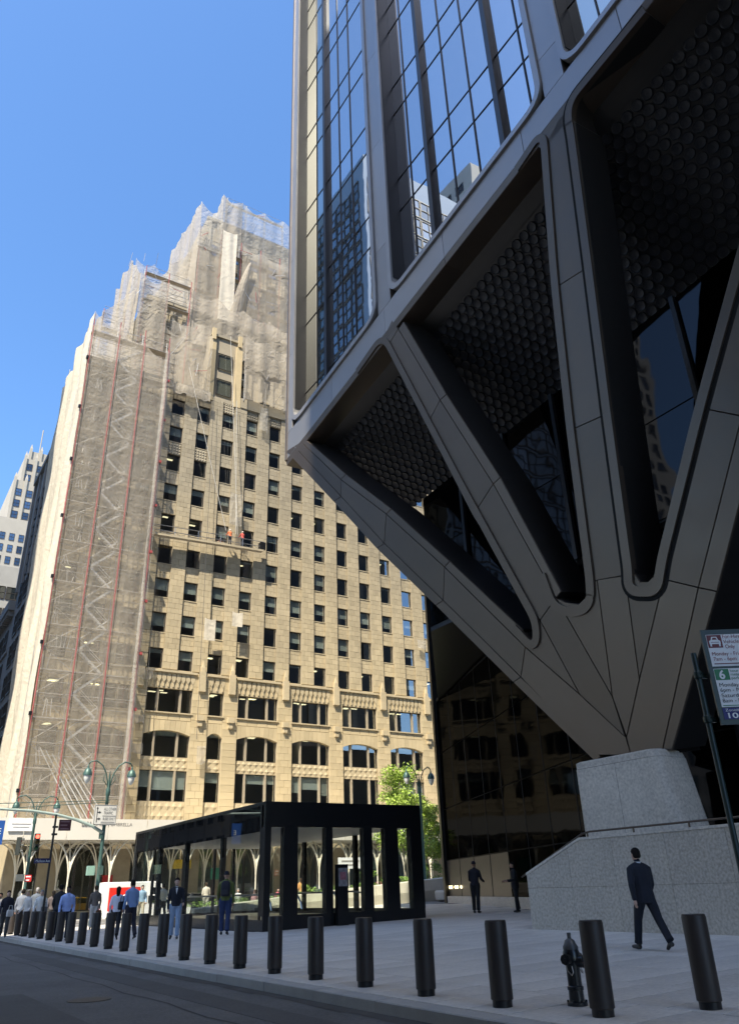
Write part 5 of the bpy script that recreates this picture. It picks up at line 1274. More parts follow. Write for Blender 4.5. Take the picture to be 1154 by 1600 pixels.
def sign_box(name, label, px0, py0, px1, py1, Y, c, txt=None, cat='sign', d=.05, tc=M_white):
    a = aty(px0, py1, Y); e = aty(px1, py0, Y); r = tag(empty(name, (0, 0, 0)), label, cat)
    MB().box(a.x, e.x, Y - d, Y, a.z, e.z).build('plate', mat(name + '_%d' % px0, c, .5, var=.08), r)
    if isinstance(txt, int):
        for k in range(txt):
            zc = e.z - (e.z - a.z) * (k + .5) / txt; MB().box(a.x + (e.x - a.x) * .12, a.x + (e.x - a.x) * (.85 - .15 * (k % 2)), Y - d - .006, Y - d, zc - (e.z - a.z) * .09 / txt * 2, zc + (e.z - a.z) * .09 / txt * 2).build('faded_print', tc, r)
    elif txt:
        for k, s in enumerate(txt): stuff(text('lettering', s, (e.z - a.z) / len(txt) * .72, tc, r, (a.x + (e.x - a.x) * .08, Y - d - .003, e.z - (e.z - a.z) * (k + .78) / len(txt)), (math.pi / 2, 0, 0), (e.x - a.x) * .84))
    return r
sign_box('street_name_sign', 'blue street name sign reading Madison Ave', 53, 1341, 80, 1349, 38.15, (.02, .02, .09), ['Madison Ave'])
sign_box('street_name_sign', 'dark maroon sign on the thin black pole', 91, 1281, 112, 1298, 38.2, (.09, .015, .02), 3, tc=mat('faded_ink', (.3, .16, .16), .5))
sign_box('red_sign', 'small red sign on the far left lamp pole near the crowd', 38, 1367, 50, 1378, 60.3, (.55, .03, .03), 2)
sign_box('walk_signal', 'dark grey pedestrian signal box beside the small red sign', 24, 1366, 38, 1377, 60.3, (.09, .1, .1), None, 'signal', .25)
sign_box('walk_signal', 'pale green pedestrian signal box on the lane sign pole', 134, 1353, 147, 1368, 45.7, (.22, .36, .30), None, 'signal', .3)
sign_box('control_box', 'dark green control box on the right of the lane sign pole', 153, 1353, 160, 1367, 45.7, (.05, .09, .08), None, 'control box', .3)
tp = tag(empty('thin_pole', (7.8, 38.25, gz(7.8))), 'thin leaning looking black sign pole standing among the bollards', 'pole')
MB().lathe([(.16, 0), (.16, .12), (.12, .22), (.05, .25), (.045, 4.7), (.03, 4.75)], 10).build('shaft', M_black, tp)
for z in (3.9, 4.2): MB().box(-.08, .14, -.06, .06, z, z + .08).build('clamp', M_black, tp)
# ================================================================== TREE, PLANTING, CURVED BENCH beyond the kiosk
M_leaf = mat('leaf_green', (.31, .43, .07), .55, var=.25, scale=3, tone=.45)
M_leaf2 = mat('shrub_green', (.19, .30, .06), .6, var=.3, scale=4, tone=.5)
M_bark = mat('pale_bark', (.40, .34, .27), .9, var=.25, scale=9)
M_pink = mat('pink_bloom', (.55, .16, .26), .6, var=.3, scale=6, tone=.3)
def leaves(m, c, rx, ry, rz, n, size, rng):
    for _ in range(n):
        u = Vector((rng.gauss(0, 1), rng.gauss(0, 1), rng.gauss(0, 1))).normalized() * (rng.random() ** .45)
        p = Vector(c) + Vector((u.x * rx, u.y * ry, u.z * rz)); a = Vector((rng.uniform(-1, 1), rng.uniform(-1, 1), rng.uniform(-.6, .6))).normalized(); b_ = a.orthogonal(); b_.rotate(Matrix.Rotation(rng.uniform(0, 6.3), 3, a)); s = size * rng.uniform(.6, 1.3)
        m.tone = rng.random(); m.add([p - a * s, p + b_ * s * .45, p + a * s, p - b_ * s * .45], [(0, 1, 2, 3)])
def tree(x, y, h, label, seed, spread=1.0, clumps=22, per=150):
    rng = random.Random(seed); z0 = gz(x); r = tag(empty('young_tree', (x, y, z0)), label, 'tree')
    tr = MB(); top = h * .8
    tr.path([(0, 0, -.1), (.03, .02, h * .2), (-.02, .05, h * .45), (.05, 0, top)], [.075, .065, .05, .015], 8)
    ends = []
    for i in range(14):
        a = rng.uniform(0, 6.3); zb = h * rng.uniform(.28, .72); L = spread * rng.uniform(.6, 1.35) * (1.25 - zb / h * .8); e = Vector((math.cos(a) * L, math.sin(a) * L, zb + rng.uniform(.3, .9)))
        tr.path([(0, 0, zb), tuple(e * .5 + Vector((0, 0, zb * .5 - .08))), tuple(e)], [.03, .02, .008], 5); ends.append(e)
    tr.build('trunk', M_bark, r); cr = MB()
    for k in range(clumps):
        e = ends[k % len(ends)] if k < 14 else Vector((rng.gauss(0, .42 * spread), rng.gauss(0, .42 * spread), h * rng.uniform(.42, .97)))
        sc_ = rng.uniform(.28, .55) * spread; leaves(cr, e, sc_, sc_, sc_ * .75, per, .085, rng)
    stuff(cr.build('crown', M_leaf, r, tone=True)); return r
def tpos(px, py, Y): p = aty(px, py, Y); return p.x
tree(tpos(632, 1350, 49.0), 49.0, 8.8, 'sunlit young tree with bright green leaves behind the kiosk roof', 5, 1.9, 40, 260)
tree(tpos(668, 1350, 50.5), 50.5, 6.8, 'smaller sunlit tree between the kiosk and the dark lobby edge', 6, 1.45, 34, 240)
# raised curved planter of pale stone
M_pale = mat('pale_stone_bench', (.52, .48, .40), .7, var=.1, scale=1)
pb = tag(empty('curved_bench', (0, 0, 0)), 'long curved pale stone bench wall holding the planting beyond the kiosk', 'bench')
def bench_line(x): return 46.0 - .12 * (x - 22) - .006 * (x - 22) ** 2 * 1.0
xs_ = [17 + i * 1.5 for i in range(19)]
for a, c in zip(xs_, xs_[1:]):
    ya, yc = 44.9 + .9 * math.sin((a - 17) * .22), 44.9 + .9 * math.sin((c - 17) * .22)
    za, zc = .45 + .05 * (a - 17), .45 + .05 * (c - 17); g = .01
    m = MB(); A0 = [(a + g, ya, gz(a) - .1), (a + g, ya - .12, gz(a) + za * .5), (a + g, ya - .02, gz(a) + za), (a + g, ya + .45, gz(a) + za + .05), (a + g, ya + .5, gz(a) - .1)]
    C_ = [(c - g, yc, gz(c) - .1), (c - g, yc - .12, gz(c) + zc * .5), (c - g, yc - .02, gz(c) + zc), (c - g, yc + .45, gz(c) + zc + .05), (c - g, yc + .5, gz(c) - .1)]
    m.add(A0 + C_, [(i, (i + 1) % 5, (i + 1) % 5 + 5, i + 5) for i in range(5)] + [(4, 3, 2, 1, 0), (5, 6, 7, 8, 9)]); m.build('bench_segment', M_pale, pb)
m = MB(); m.lathe([(1.3, 0), (1.5, .1), (1.55, .5), (1.45, .62), (0, .62)], 28, (33.5, 42.6, gz(33))); tag(autosmooth(m.build('round_bench', mat('grey_stone_bench', (.36, .35, .33), .7, var=.1))), 'round grey stone seat at the lobby edge right of the kiosk', 'bench')
rng = random.Random(12)
SHL = ['%s green shrub in the planter, %s from its left end' % (a, b_) for a, b_ in zip(['low', 'low', 'low', 'low', 'low', 'low', 'low', 'tall', '', '', 'low', 'low', 'low', 'tall', 'tall', 'low'], ['first', 'second', 'third', 'fourth', 'fifth', 'sixth', 'seventh', 'eighth', '', '', 'eleventh', 'twelfth', 'thirteenth', 'fourteenth', 'fifteenth', 'last'])]
SHL[8] = 'left one of the two pink flowering shrubs behind the kiosk'; SHL[9] = 'right one of the two pink flowering shrubs behind the kiosk'
for k in range(16):
    px = 470 + k * 15; Y = 47.2 + rng.uniform(0, 1.6); x = tpos(px, 1385, Y); h = rng.uniform(.5, 1.1) + (1.2 if k in (7, 13, 14) else 0)
    pink = k in (8, 9); r = tag(empty('shrub', (x, Y, gz(x) + .4)), SHL[k], 'shrub', 'shrubs in the planting bed')
    s_ = MB()
    for i in range(5): s_.path([(0, 0, -.3), (rng.uniform(-.1, .1), rng.uniform(-.1, .1), h * .4), (rng.uniform(-.35, .35), rng.uniform(-.3, .3), h * .85)], [.02, .015, .006], 5)
    s_.build('stem', M_bark, r); f_ = MB()
    for i in range(7): leaves(f_, (rng.uniform(-.4, .4), rng.uniform(-.3, .3), h * rng.uniform(.25, .95)), .3, .3, .26, 70, .07, rng)
    stuff(f_.build('foliage', M_leaf2, r, tone=True))
    if pink:
        f_ = MB(); leaves(f_, (0, -.1, h * .7), .5, .3, .35, 90, .06, rng); stuff(f_.build('blooms', M_pink, r, tone=True))
# ground cover under the shrubs
g_ = MB()
for k in range(90): x = rng.uniform(17.5, 44); leaves(g_, (x, 46.6 + rng.uniform(0, 2.6), gz(x) + .62 + .02 * (x - 17)), .4, .4, .18, 34, .07, rng)
tag(stuff(g_.build('ground_cover', M_leaf2, tone=True)), 'low leafy ground cover filling the planter', 'plants')

# ================================================================== VEHICLES on the avenue
M_tyre = mat('tyre', (.02, .02, .02), .8); M_hub = mat('hub', (.4, .4, .4), .35, metal=.8); M_carglass = mirror_glass('car_glass', (.3, .33, .35), .02, .0, (.01, .012, .014), .5, .0)
M_hl = mat('headlight', (.7, .72, .72), .15, var=.02); M_tl = mat('taillight', (.35, .02, .02), .3)
def vehicle(name, label, cat, x, y, rz, prof, width, wheels, wins, paint, extra=None):
    """prof: side outline (along local x), wins: side window outlines"""
    r = tag(empty(name, (x, y, -.145), rz), label, cat, 'vehicles on the avenue')
    w = width / 2; b = MB(); n = len(prof)
    sec = []
    for s, ins in ((-1, .0), (-1, .0)): pass
    rings = []
    for yy, sc_ in ((-w, .94), (-w * .93, 1.0), (w * .93, 1.0), (w, .94)):
        rings.append([(px_ , yy if pz_ < 1.05 else yy * .88, .5 + (pz_ - .5) * (1 if sc_ == 1 else .97)) for px_, pz_ in prof])
    b.add([p for q in rings for p in q], [(j * n + i, j * n + (i + 1) % n, (j + 1) * n + (i + 1) % n, (j + 1) * n + i) for j in range(3) for i in range(n)] + [tuple(range(n - 1, -1, -1)), tuple(range(3 * n, 4 * n))])
    autosmooth(b.build('body', paint, r), 35)
    for wx, rad in wheels:
        for s in (-1, 1):
            t = MB().tube((wx, s * (w - .2), rad), (wx, s * (w + .015), rad), rad, n=18).build('wheel', M_tyre, r); MB().tube((wx, s * (w - .1), rad), (wx, s * (w + .03), rad), rad * .6, n=14).build('rim', M_hub, t)
    for kind, pts in wins:
        if kind == 'side':
            for s in (-1, 1):
                yy = lambda z: s * (w * (.885 if z > 1.05 else 1.0) + .012); MB().prism([(a, yy(1.2), z) for a, z in pts], (0, s * .012, 0)).build('side_window', M_carglass, r)
        else:
            (xa, za), (xb, zb) = pts; d = .02 if kind == 'front' else -.02
            MB().prism([(xa + d, -w * .8, za), (xa + d, w * .8, za), (xb + d, w * .76, zb), (xb + d, -w * .76, zb)], (d, 0, .01)).build('windscreen' if kind == 'front' else 'rear_window', M_carglass, r)
    L1 = max(p[0] for p in prof); L0 = min(p[0] for p in prof)
    for s in (-1, 1):
        MB().box(L1 - .12, L1 + .02, s * w * .72 - .16, s * w * .72 + .16, .62, .80).build('headlight', M_hl, r); MB().box(L0 - .02, L0 + .1, s * w * .78 - .1, s * w * .78 + .1, .7, .95).build('taillight', M_tl, r)
        MB().box(L1 - 1.6, L1 - 1.45, s * (w + .12) - .1, s * (w + .12) + .1, 1.02, 1.16).build('mirror', paint, r)
    return r
suv = [(-2.3, .35), (2.3, .35), (2.38, .75), (2.25, .98), (1.15, 1.12), (.45, 1.62), (-1.6, 1.66), (-2.15, 1.1), (-2.38, .95)]
suvw = [('side', [(.95, 1.14), (.42, 1.54), (-.5, 1.57), (-.5, 1.14)]), ('side', [(-.6, 1.14), (-.6, 1.57), (-1.5, 1.57), (-1.85, 1.14)]), ('front', [(1.12, 1.16), (.5, 1.58)]), ('rear', [(-2.1, 1.14), (-1.68, 1.58)])]
van = [(-2.7, .4), (2.6, .4), (2.72, .8), (2.5, 1.15), (1.75, 1.35), (1.2, 2.25), (.8, 2.42), (-2.6, 2.42), (-2.75, 2.2), (-2.75, .6)]
vanw = [('side', [(1.6, 1.32), (1.15, 2.05), (.45, 2.05), (.45, 1.32)]), ('front', [(1.78, 1.38), (1.22, 2.2)])]
whl = [(1.5, .34), (-1.45, .34)]
M_pw = mat('paint_white', (.72, .72, .70), .25, var=.02, coat=.6); M_pb = mat('paint_black', (.015, .016, .02), .2, var=.02, coat=.8); M_ps = mat('paint_silver', (.32, .33, .34), .28, metal=.6, var=.02, coat=.5); M_py = mat('paint_yellow', (.70, .42, .03), .3, var=.02, coat=.6)
vx = aty(212, 1400, 56.0).x
v = vehicle('delivery_van', 'white delivery van with a large red panel, standing on the avenue left of the kiosk', 'van', vx + .4, 56.5, 0, van, 2.0, whl, vanw, M_pw)
MB().prism([(-2.3, -1.03, .75), (-.3, -1.03, .75), (-.05, -1.03, 1.4), (-.3, -1.03, 2.1), (-2.3, -1.03, 2.1)], (0, -.008, 0)).build('red_panel', mat('van_red', (.62, .03, .02), .3), v)
MB().path([(-1.1 + .45 * math.cos(t / 12 * 6.28), -1.045, 1.25 + .45 * math.sin(t / 12 * 6.28)) for t in range(13)], .03, 5).build('ring_mark', M_pw, v)
for lab, px, Y, mt, rz in (('black sport utility car seen through the kiosk front', 500, 56.5, M_pb, math.pi), ('silver car seen through the middle of the kiosk front', 540, 55.8, M_ps, math.pi), ('dark car seen through the kiosk side glass', 300, 56, M_pb, 0), ('yellow cab seen through the kiosk behind the black jacket man', 262, 59, M_py, 0), ('white car seen through the left panes of the kiosk', 238, 55.5, M_pw, 0), ('black car parked behind the planting at the kiosk right end', 590, 57.5, M_pb, 0)):
    vehicle('parked_car', lab, 'car', aty(px, 1395, Y).x, Y, rz, suv, 1.85, whl, suvw, mt)
# ================================================================== PEOPLE
SKIN = [mat('skin_light', (.52, .33, .25), .55, var=.05), mat('skin_mid', (.36, .21, .14), .55, var=.05), mat('skin_dark', (.10, .055, .038), .55, var=.05)]
HAIR = {'black': mat('hair_black', (.010, .008, .007), .85, var=.2, spec=.2), 'brown': mat('hair_brown', (.05, .03, .018), .8, var=.2, spec=.2), 'blond': mat('hair_blond', (.42, .28, .12), .5, var=.2), 'grey': mat('hair_grey', (.25, .24, .23), .5, var=.2)}
CLOTH = {}
def cloth(c):
    k = 'cloth_%02d_%02d_%02d' % tuple(int(v * 99) for v in c)
    return mat(k, c, .85, var=.14, scale=5, bump=.5, bscale=7)
SHOE = mat('shoe_leather', (.012, .011, .010), .4)
def ell(m, secs, n=14):
    vs = []; fs = []
    for (x, y, z, rx, ry) in secs:
        for i in range(n):
            t = 2 * math.pi * i / n; vs.append((x + rx * math.cos(t), y + ry * math.sin(t), z))
    k = len(secs)
    for j in range(k - 1): fs += [(j * n + i, j * n + (i + 1) % n, (j + 1) * n + (i + 1) % n, (j + 1) * n + i) for i in range(n)]
    fs += [tuple(range(n - 1, -1, -1)), tuple(range((k - 1) * n, k * n))]
    m.add(vs, fs)
def person(label, x, y, face, h, top, bottom, hair='black', skin=0, pose=None, vox=.011, jacket=False, long_hair=False, z=None, group=None, shirt=None, hat=None, hands=True):
    """one continuous remeshed body standing at (x, y), facing the given world angle in degrees"""
    P = dict(ll=14, lk=6, rl=-16, rk=22, la=-14, le=18, ra=16, re=14, lean=2); P.update(pose or {})
    s = h / 1.75; m = MB(); caps = []
    V_ = lambda a, b_, c: Vector((a, b_, c))
    def cap(a, b_, ra, rb, mi): caps.append((tuple(a), tuple(b_), ra, rb, mi))
    hipz = .93
    def leg(sx, ang, kn):
        hp = V_(sx * .095, 0, hipz); a = R(ang); k_ = hp + V_(sx * .005, math.sin(a), -math.cos(a)) * .44; a2 = R(ang - kn)
        an = k_ + V_(sx * .0, math.sin(a2), -math.cos(a2)) * .43; ft = R(ang - kn) * (.75 if ang - kn < -12 else .15)
        heel = an + V_(0, -.05 * math.cos(ft) , -.045); toe = an + V_(sx * .02, .17 * math.cos(ft), -.055 + .17 * math.sin(ft))
        m.path([hp + V_(0, 0, .06), hp - V_(0, 0, .06), hp.lerp(k_, .55), k_, k_.lerp(an, .35), k_.lerp(an, .8), an - V_(0, 0, -.01)], [.10, .112, .095, .078, .076, .070, .074], 12)
        m.path([heel, an + V_(0, .03, -.05), toe], [.042, .046, .030], 8)
        cap(hp, k_, .1, .066, 2); cap(k_, an + V_(0, 0, .03), .066, .06, 2); cap(heel, toe, .05, .035, 3)
        return min(heel.z, toe.z) - .042
    zmin = min(leg(-1, P['ll'], P['lk']), leg(1, P['rl'], P['rk']))
    # torso with the hem of jacket or shirt
    jk = 1.22 if jacket else 1.05; hem = .80 if jacket else .90; ln = R(P['lean'])
    sh = lambda zz: math.tan(ln) * (zz - hipz)
    ell(m, [(0, sh(hem), hem, .175 * jk, .125 * jk), (0, sh(.93), .93, .168 * jk, .122 * jk), (0, sh(1.08), 1.08, .150 * jk, .108 * jk), (0, sh(1.25), 1.25, .175 * jk, .118 * jk), (0, sh(1.38), 1.38, .188 * jk, .112 * jk), (0, sh(1.425), 1.425, .170 * jk, .098 * jk), (0, sh(1.46), 1.46, .115 * jk, .08), (0, sh(1.49), 1.49, .07, .062)])
    cap((0, sh(hem), hem + .06), (0, sh(1.38), 1.38), .15 * jk, .16 * jk, 1); cap((-.12, sh(1.40), 1.40), (.12, sh(1.40), 1.40), .08, .08, 1)
    hd = V_(0, sh(1.62) + .015, 1.62)
    m.path([(0, sh(1.44), 1.44), (0, sh(1.5), 1.50), (0, hd.y - .005, 1.56)], [.062, .056, .055], 10); cap((0, sh(1.5), 1.50), (0, hd.y, 1.55), .05, .05, 0)
    ell(m, [(0, hd.y + .03, 1.525, .03, .03), (0, hd.y + .022, 1.55, .055, .062), (0, hd.y + .01, 1.59, .068, .085), (0, hd.y, 1.64, .075, .096), (0, hd.y - .006, 1.69, .073, .094), (0, hd.y - .008, 1.725, .056, .075), (0, hd.y - .008, 1.748, .02, .03)])
    cap((0, hd.y, 1.58), (0, hd.y, 1.68), .08, .085, 0)
    m.path([(0, hd.y + .085, 1.655), (0, hd.y + .112, 1.615), (0, hd.y + .095, 1.605)], [.010, .015, .012], 6)        # nose
    for sx in (-1, 1): m.ball((sx * .078, hd.y - .005, 1.63), .012, .022, .032, 6, 5)
    def arm(sx, ang, el):
        S = V_(sx * .185 * (1.06 if jacket else 1), sh(1.39), 1.385); a = R(ang)
        E = S + V_(sx * (.085 if jacket else .055), math.sin(a) * .29, -math.cos(a) * .29); a2 = R(ang + el); Wp = E + V_(-sx * .005, math.sin(a2) * .25, -math.cos(a2) * .25)
        d = (Wp - E).normalized(); k = 1.28 if jacket else 1.1
        m.path([S + V_(-sx * .05, 0, .015), S, S.lerp(E, .5), E, E.lerp(Wp, .45), Wp], [.064, .066, .053 * k, .046 * k, .042 * k, .034 * k], 10); m.path([(0, sh(1.46), 1.462), (sx * .10, sh(1.43), 1.432), S + V_(0, 0, .012)], [.062, .062, .052], 10); cap((0, sh(1.44), 1.435), S, .085, .07, 1); cap(S, E, .07, .05 * k, 1); cap(E, Wp - d * .01, .046 * k, .036 * k, 1)
        # hand: palm, four unequal curled fingers, thumb off the side
        sd = V_(0, 1, 0); sd = (sd - d * sd.dot(d)).normalized(); inn = d.cross(sd) * (1 if sx > 0 else -1)
        m.path([Wp, Wp + d * .045, Wp + d * .09], [.024, .034, .028], 8); cap(Wp + d * .02, Wp + d * .15, .035, .03, 0)
        if hands:
            for q, (o_, L) in enumerate(((.030, .070), (.010, .080), (-.010, .074), (-.029, .058))):
                b0_ = Wp + d * .075 + sd * o_; m.path([b0_, b0_ + d * L * .55 - inn * .004, b0_ + d * L * .9 - inn * .022], [.0095, .009, .0075], 6)
            m.path([Wp + d * .03 + sd * .028, Wp + d * .065 + sd * .05 - inn * .01, Wp + d * .095 + sd * .05 - inn * .02], [.012, .011, .008], 6)
        return Wp + d * .09
    HL = arm(-1, P['la'], P['le']); HR = arm(1, P['ra'], P['re'])
    me = m.mesh('body', SKIN[skin]); tmp = bpy.data.objects.new('tmp', me); scene.collection.objects.link(tmp)
    md = tmp.modifiers.new('r', 'REMESH'); md.mode = 'VOXEL'; md.voxel_size = vox; md.use_smooth_shade = True
    sm = tmp.modifiers.new('s', 'SMOOTH'); sm.iterations = 2; sm.factor = .4
    dg = bpy.context.evaluated_depsgraph_get(); bm2 = bpy.data.meshes.new_from_object(tmp.evaluated_get(dg)); bpy.data.objects.remove(tmp); bpy.data.meshes.remove(me)
    bm2.name = 'body'; bm2.materials.clear()
    for mm in (SKIN[skin], cloth(top), cloth(bottom), SHOE): bm2.materials.append(mm)
    n = len(bm2.polygons); cen = np.empty(n * 3, np.float32); bm2.polygons.foreach_get('center', cen); cen = cen.reshape(-1, 3); best = np.full(n, 9e9); idx = np.zeros(n, np.int32)
    for a, b_, ra, rb, mi in caps:
        a = np.array(a); b_ = np.array(b_); ab = b_ - a; t = np.clip(((cen - a) @ ab) / max(ab @ ab, 1e-9), 0, 1); dd = np.linalg.norm(cen - a - t[:, None] * ab, axis=1) - (ra + (rb - ra) * t); w = dd < best; best[w] = dd[w]; idx[w] = mi
    idx[(cen[:, 2] < hem + .02) & (idx == 1) & (abs(cen[:, 0]) < .17)] = 2 if not jacket else 1
    bm2.polygons.foreach_set('material_index', idx); bm2.polygons.foreach_set('use_smooth', np.ones(n, bool))
    r = tag(empty('person', (x, y, (gz(x) if z is None else z)), R(face - 90)), label, 'person', group)
    zl = -zmin * s; body = obj('body', bm2, r, (0, 0, zl), None, (s, s, s))
    hm_ = MB(); hy0 = hd.y
    if hat: ell(hm_, [(0, hy0 - .005, 1.645, .083, .104), (0, hy0 - .008, 1.69, .083, .104), (0, hy0 - .012, 1.74, .064, .082), (0, hy0 - .012, 1.765, .02, .03)]); hmat = cloth(hat)
    else:
        ell(hm_, [(0, hy0 - .045, 1.575, .055, .055), (0, hy0 - .034, 1.61, .079, .078), (0, hy0 - .022, 1.66, .084, .092), (0, hy0 - .008, 1.70, .082, .100), (0, hy0 - .010, 1.74, .062, .080), (0, hy0 - .01, 1.765, .02, .03)])
        hmat = HAIR[hair]
        if long_hair: ell(hm_, [(0, hy0 - .085, 1.34, .03, .02), (0, hy0 - .09, 1.42, .05, .03), (0, hy0 - .08, 1.52, .07, .05), (0, hy0 - .06, 1.62, .08, .07)])
    autosmooth(hm_.build('hat' if hat else 'hair', hmat, r), 60).location = (0, 0, zl); r.children[-1].scale = (s, s, s)
    if vox < .02:
        for sx in (-1, 1):
            o = MB().ball((sx * .031, hd.y + .082, 1.652), .011, .008, .007, 8, 5).build('eye', mat('eye_dark', (.02, .015, .012), .3), r); o.location = (0, 0, zl); o.scale = (s, s, s)
        o = MB().box(-.022, .022, hd.y + .081, hd.y + .089, 1.572, 1.579).build('mouth', mat('lip', (.3, .12, .1), .6), r); o.location = (0, 0, zl); o.scale = (s, s, s)
    if shirt:
        o = MB().prism([(-.035, .100 + sh(1.42), 1.46), (.035, .100 + sh(1.42), 1.46), (0, .145 + sh(1.25), 1.26)], (0, -.01, 0)).build('shirt_front', cloth(shirt), r); o.location = (0, 0, zl); o.scale = (s, s, s)
        o = MB(); ell(o, [(0, sh(1.48), 1.478, .064, .066), (0, sh(1.50), 1.512, .060, .062)]); o = o.build('collar', cloth(shirt), r); o.location = (0, 0, zl); o.scale = (s, s, s)
        for hh in (HL, HR): pass
    return r
def foot(px, py): p = atg(px, py); return p.x, p.y
NAVY = (.008, .011, .021)
x, y = 13.62, 11.46
person('man in dark navy suit walking away past the granite wall', x, y, 74, 1.82, NAVY, (.007, .009, .017), 'black', 0, dict(ll=24, lk=8, rl=-25, rk=10, la=-20, le=16, ra=18, re=18, lean=4), .009, jacket=True, shirt=(.55, .56, .6))
x, y = foot(745, 1427)
person('person in dark blue hooded top standing before the dark lobby wall', x, y, 30, 1.92, (.014, .014, .024), (.012, .012, .016), 'black', 1, dict(ll=2, lk=4, rl=-3, rk=4, la=18, le=55, ra=16, re=60), .011, hat=(.014, .014, .024))
x, y = aty(806, 1400, 26.2).x, 26.2
person('figure in black coat half hidden behind the sloping granite wall end', x, y, 150, 1.80, (.008, .008, .010), (.008, .008, .010), 'black', 1, dict(ll=3, lk=4, rl=-3, rk=4, la=12, le=70, ra=12, re=70), .011, jacket=True)
x, y = foot(271, 1469)
person('man in black jacket and light blue jeans walking towards the camera', x, y, 250, 1.80, (.010, .010, .012), (.24, .32, .45), 'black', 0, dict(ll=12, lk=6, rl=-8, rk=14, la=14, le=50, ra=-8, re=14), .010, shirt=(.6, .6, .6))
x, y = foot(350, 1462)
person('worker in high visibility vest and dark beanie seen from behind at the kiosk', x, y, 62, 1.93, (.10, .12, .03), (.020, .035, .10), 'black', 1, dict(ll=6, lk=6, rl=-6, rk=10, la=10, le=40, ra=-6, re=20), .010, hat=(.010, .010, .012))
bp_ = tag(empty('backpack', (x - .12, y - .24, gz(x) + 1.22), R(-28)), 'dark backpack worn by the worker in the high visibility vest', 'backpack')
m = MB(); 
for zz, w, d in ((0, .13, .08), (.05, .17, .11), (.25, .17, .12), (.42, .15, .10), (.5, .09, .05)): m.lathe([(1, 0)], 3) if False else None
def rbox(rows):
    vs = []; n = 16
    for z_, w, d in rows:
        for i in range(n):
            t = 2 * math.pi * i / n; c, s_ = math.cos(t), math.sin(t); k = .5
            vs.append((math.copysign(abs(c) ** k, c) * w, math.copysign(abs(s_) ** k, s_) * d, z_))
    m_ = MB(); kk_ = len(rows); m_.add(vs, [(j * n + i, j * n + (i + 1) % n, (j + 1) * n + (i + 1) % n, (j + 1) * n + i) for j in range(kk_ - 1) for i in range(n)] + [tuple(range(n - 1, -1, -1)), tuple(range((kk_ - 1) * n, kk_ * n))]); return m_
M_bag = cloth((.016, .018, .024))
autosmooth(rbox([(-.02, .10, .05), (.0, .15, .09), (.22, .16, .11), (.40, .145, .09), (.47, .08, .04)]).build('bag', M_bag, bp_), 50)
autosmooth(rbox([(.03, .10, .02), (.05, .12, .13), (.18, .12, .13), (.2, .10, .02)]).build('pocket', cloth((.03, .03, .036)), bp_), 50)
for sx in (-1, 1): MB().path([(sx * .1, .08, .42), (sx * .12, .22, .40), (sx * .13, .28, .2), (sx * .11, .1, .02)], .018, 6).build('strap', M_bag, bp_)
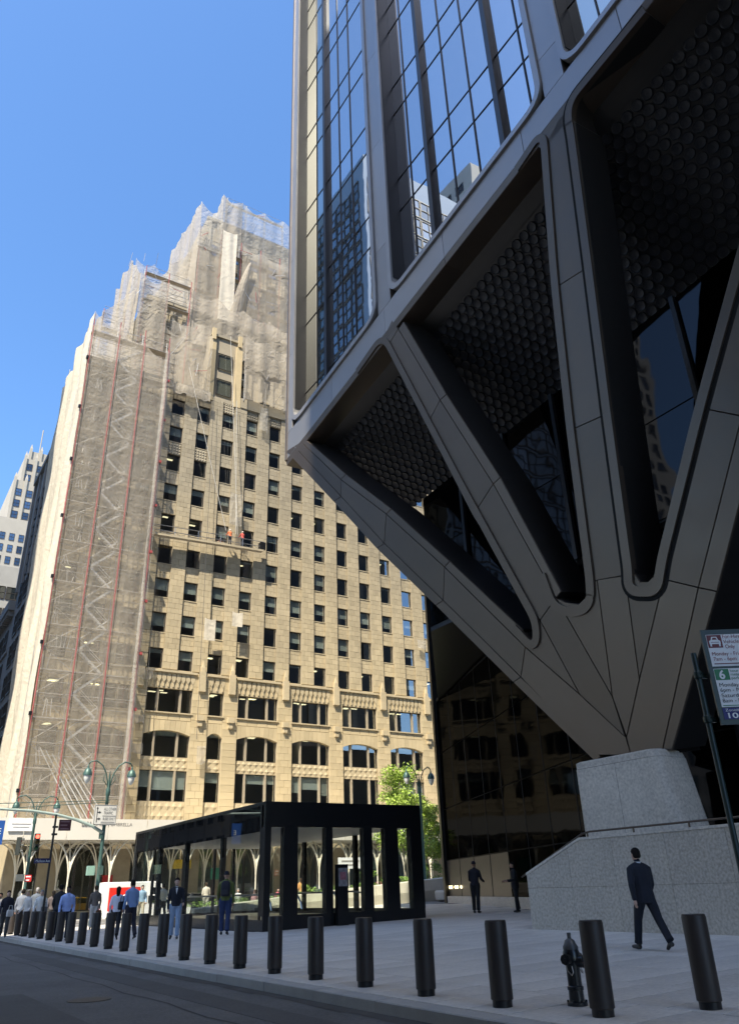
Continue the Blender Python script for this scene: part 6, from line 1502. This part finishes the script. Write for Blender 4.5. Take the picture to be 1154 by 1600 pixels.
# people among the bollards and at the corner
crowd = [
 ('man in light blue shirt and dark trousers behind the bollards', 107, 33.4, 255, 1.80, (.32, .42, .75), NAVY, 'black', 2, 0),
 ('man in dark suit standing behind the light blue shirt man', 95, 35.5, 60, 1.84, (.012, .013, .02), NAVY, 'black', 1, 0),
 ('woman with long dark hair, white blouse and black trousers left of the blue sweater man', 185, 30.6, 70, 1.68, (.62, .64, .74), (.012, .012, .014), 'black', 0, 1),
 ('man in blue sweater and dark trousers beside the long haired woman', 207, 30.2, 100, 1.83, (.20, .30, .52), (.014, .016, .026), 'black', 1, 0),
 ('man in brown jacket standing left of the delivery van', 150, 40.5, 80, 1.78, (.12, .10, .085), (.45, .43, .4), 'brown', 0, 0),
 ('person with blond hair in white top in the crowd at left', 46, 40.0, 200, 1.74, (.60, .58, .55), (.3, .3, .32), 'blond', 0, 0),
 ('man in white shirt right of the blond person in the crowd', 66, 39.0, 250, 1.74, (.68, .68, .66), (.05, .05, .06), 'grey', 0, 0),
 ('man in grey jacket left of the blond person in the crowd', 36, 41.5, 60, 1.80, (.16, .18, .22), (.05, .05, .06), 'black', 1, 0),
 ('man in slate jacket behind the white shirt man in the crowd', 58, 43.0, 70, 1.84, (.10, .12, .15), (.06, .06, .07), 'grey', 0, 0),
 ('person in black top with white bag at the left edge', 14, 39.5, 260, 1.76, (.02, .02, .022), (.05, .05, .05), 'brown', 0, 1),
 ('person in cream top cut by the left picture edge', 2, 41.0, 240, 1.70, (.55, .50, .44), (.4, .35, .3), 'black', 1, 0),
 ('person in dark patterned top behind the light blue shirt man', 84, 42.5, 90, 1.68, (.10, .08, .08), (.03, .03, .03), 'black', 1, 1),
 ('person in blue shirt behind the blue sweater man', 222, 47.0, 260, 1.75, (.25, .38, .55), (.40, .34, .26), 'brown', 0, 0),
 ('person in white shirt seen left of the black jacket man', 255, 44.5, 100, 1.74, (.66, .66, .64), (.03, .03, .035), 'black', 0, 0),
 ('person in pale beige clothes seen through the kiosk side', 322, 50.2, 80, 1.72, (.58, .52, .44), (.5, .46, .4), 'brown', 0, 0),
 ('man in white shirt seen through the kiosk near the front corner', 372, 51.0, 250, 1.78, (.64, .64, .62), (.05, .05, .06), 'grey', 0, 0),
 ('woman in pink top seen through the kiosk near the front corner', 398, 51.3, 90, 1.66, (.55, .28, .30), (.2, .2, .22), 'brown', 0, 1),
 ('person in orange coat seen through the kiosk front', 470, 50.4, 90, 1.70, (.55, .28, .10), (.3, .26, .2), 'brown', 0, 1),
 ('person in red top seen through the left end of the kiosk front', 434, 52.2, 270, 1.70, (.45, .10, .14), (.1, .1, .12), 'black', 0, 1),
]
for k, (lab, px, Y, f_, h_, tc_, bc_, hr, sk, lh) in enumerate(crowd):
    p = aty(px, 1400, Y); rg = random.Random(k); a = rg.uniform(5, 17)
    person(lab, p.x, Y, f_, h_, tc_, bc_, hr, sk, dict(ll=a, lk=6, rl=-a, rk=a + 8, la=-a, le=rg.uniform(10, 60), ra=a, re=rg.uniform(10, 30)), .016 if Y < 34 else .024, long_hair=bool(lh), group='people at the avenue corner', hands=Y < 34, z=None if Y < AV0 else -.145)
# two workers on the suspended platform
for lab, px_, c in (('worker in orange vest on the suspended platform, left of the pair', 27.5, (.75, .20, .08)), ('worker in red vest on the suspended platform, right of the pair', 28.9, (.55, .10, .08))):
    person(lab, px_, 68.9, 100, 1.75, c, (.06, .06, .07), 'brown', 0, dict(ll=2, rl=-2, lk=2, rk=2, la=40, le=40, ra=30, re=50), .024, z=pz(px_) + .12, hat=(.7, .62, .55), group='workers on the suspended platform', hands=False)
# bags carried in the crowd
for lab, px, Y, c, dz in (('black shoulder bag carried by the long haired woman', 192, 30.45, (.015, .015, .016), .95), ('white tote bag hanging beside the person in the black top', 20, 39.3, (.6, .58, .55), .8), ('brown briefcase carried by the man in the brown jacket', 157, 40.3, (.10, .05, .025), .55), ('grey shoulder bag carried by the man in the white shirt in the crowd', 72, 38.8, (.10, .10, .11), .85)):
    p = aty(px, 1400, Y); b_ = tag(empty('hand_bag', (p.x, Y, gz(p.x) + dz), R(30)), lab, 'bag', 'bags carried at the corner')
    autosmooth(rbox([(0, .13, .04), (.02, .16, .06), (.22, .15, .055), (.26, .12, .03)]).build('bag', cloth(c), b_), 50); MB().path([(-.1, 0, .24), (-.06, 0, .42), (.06, 0, .42), (.1, 0, .24)], .012, 6).build('strap', cloth(c), b_)
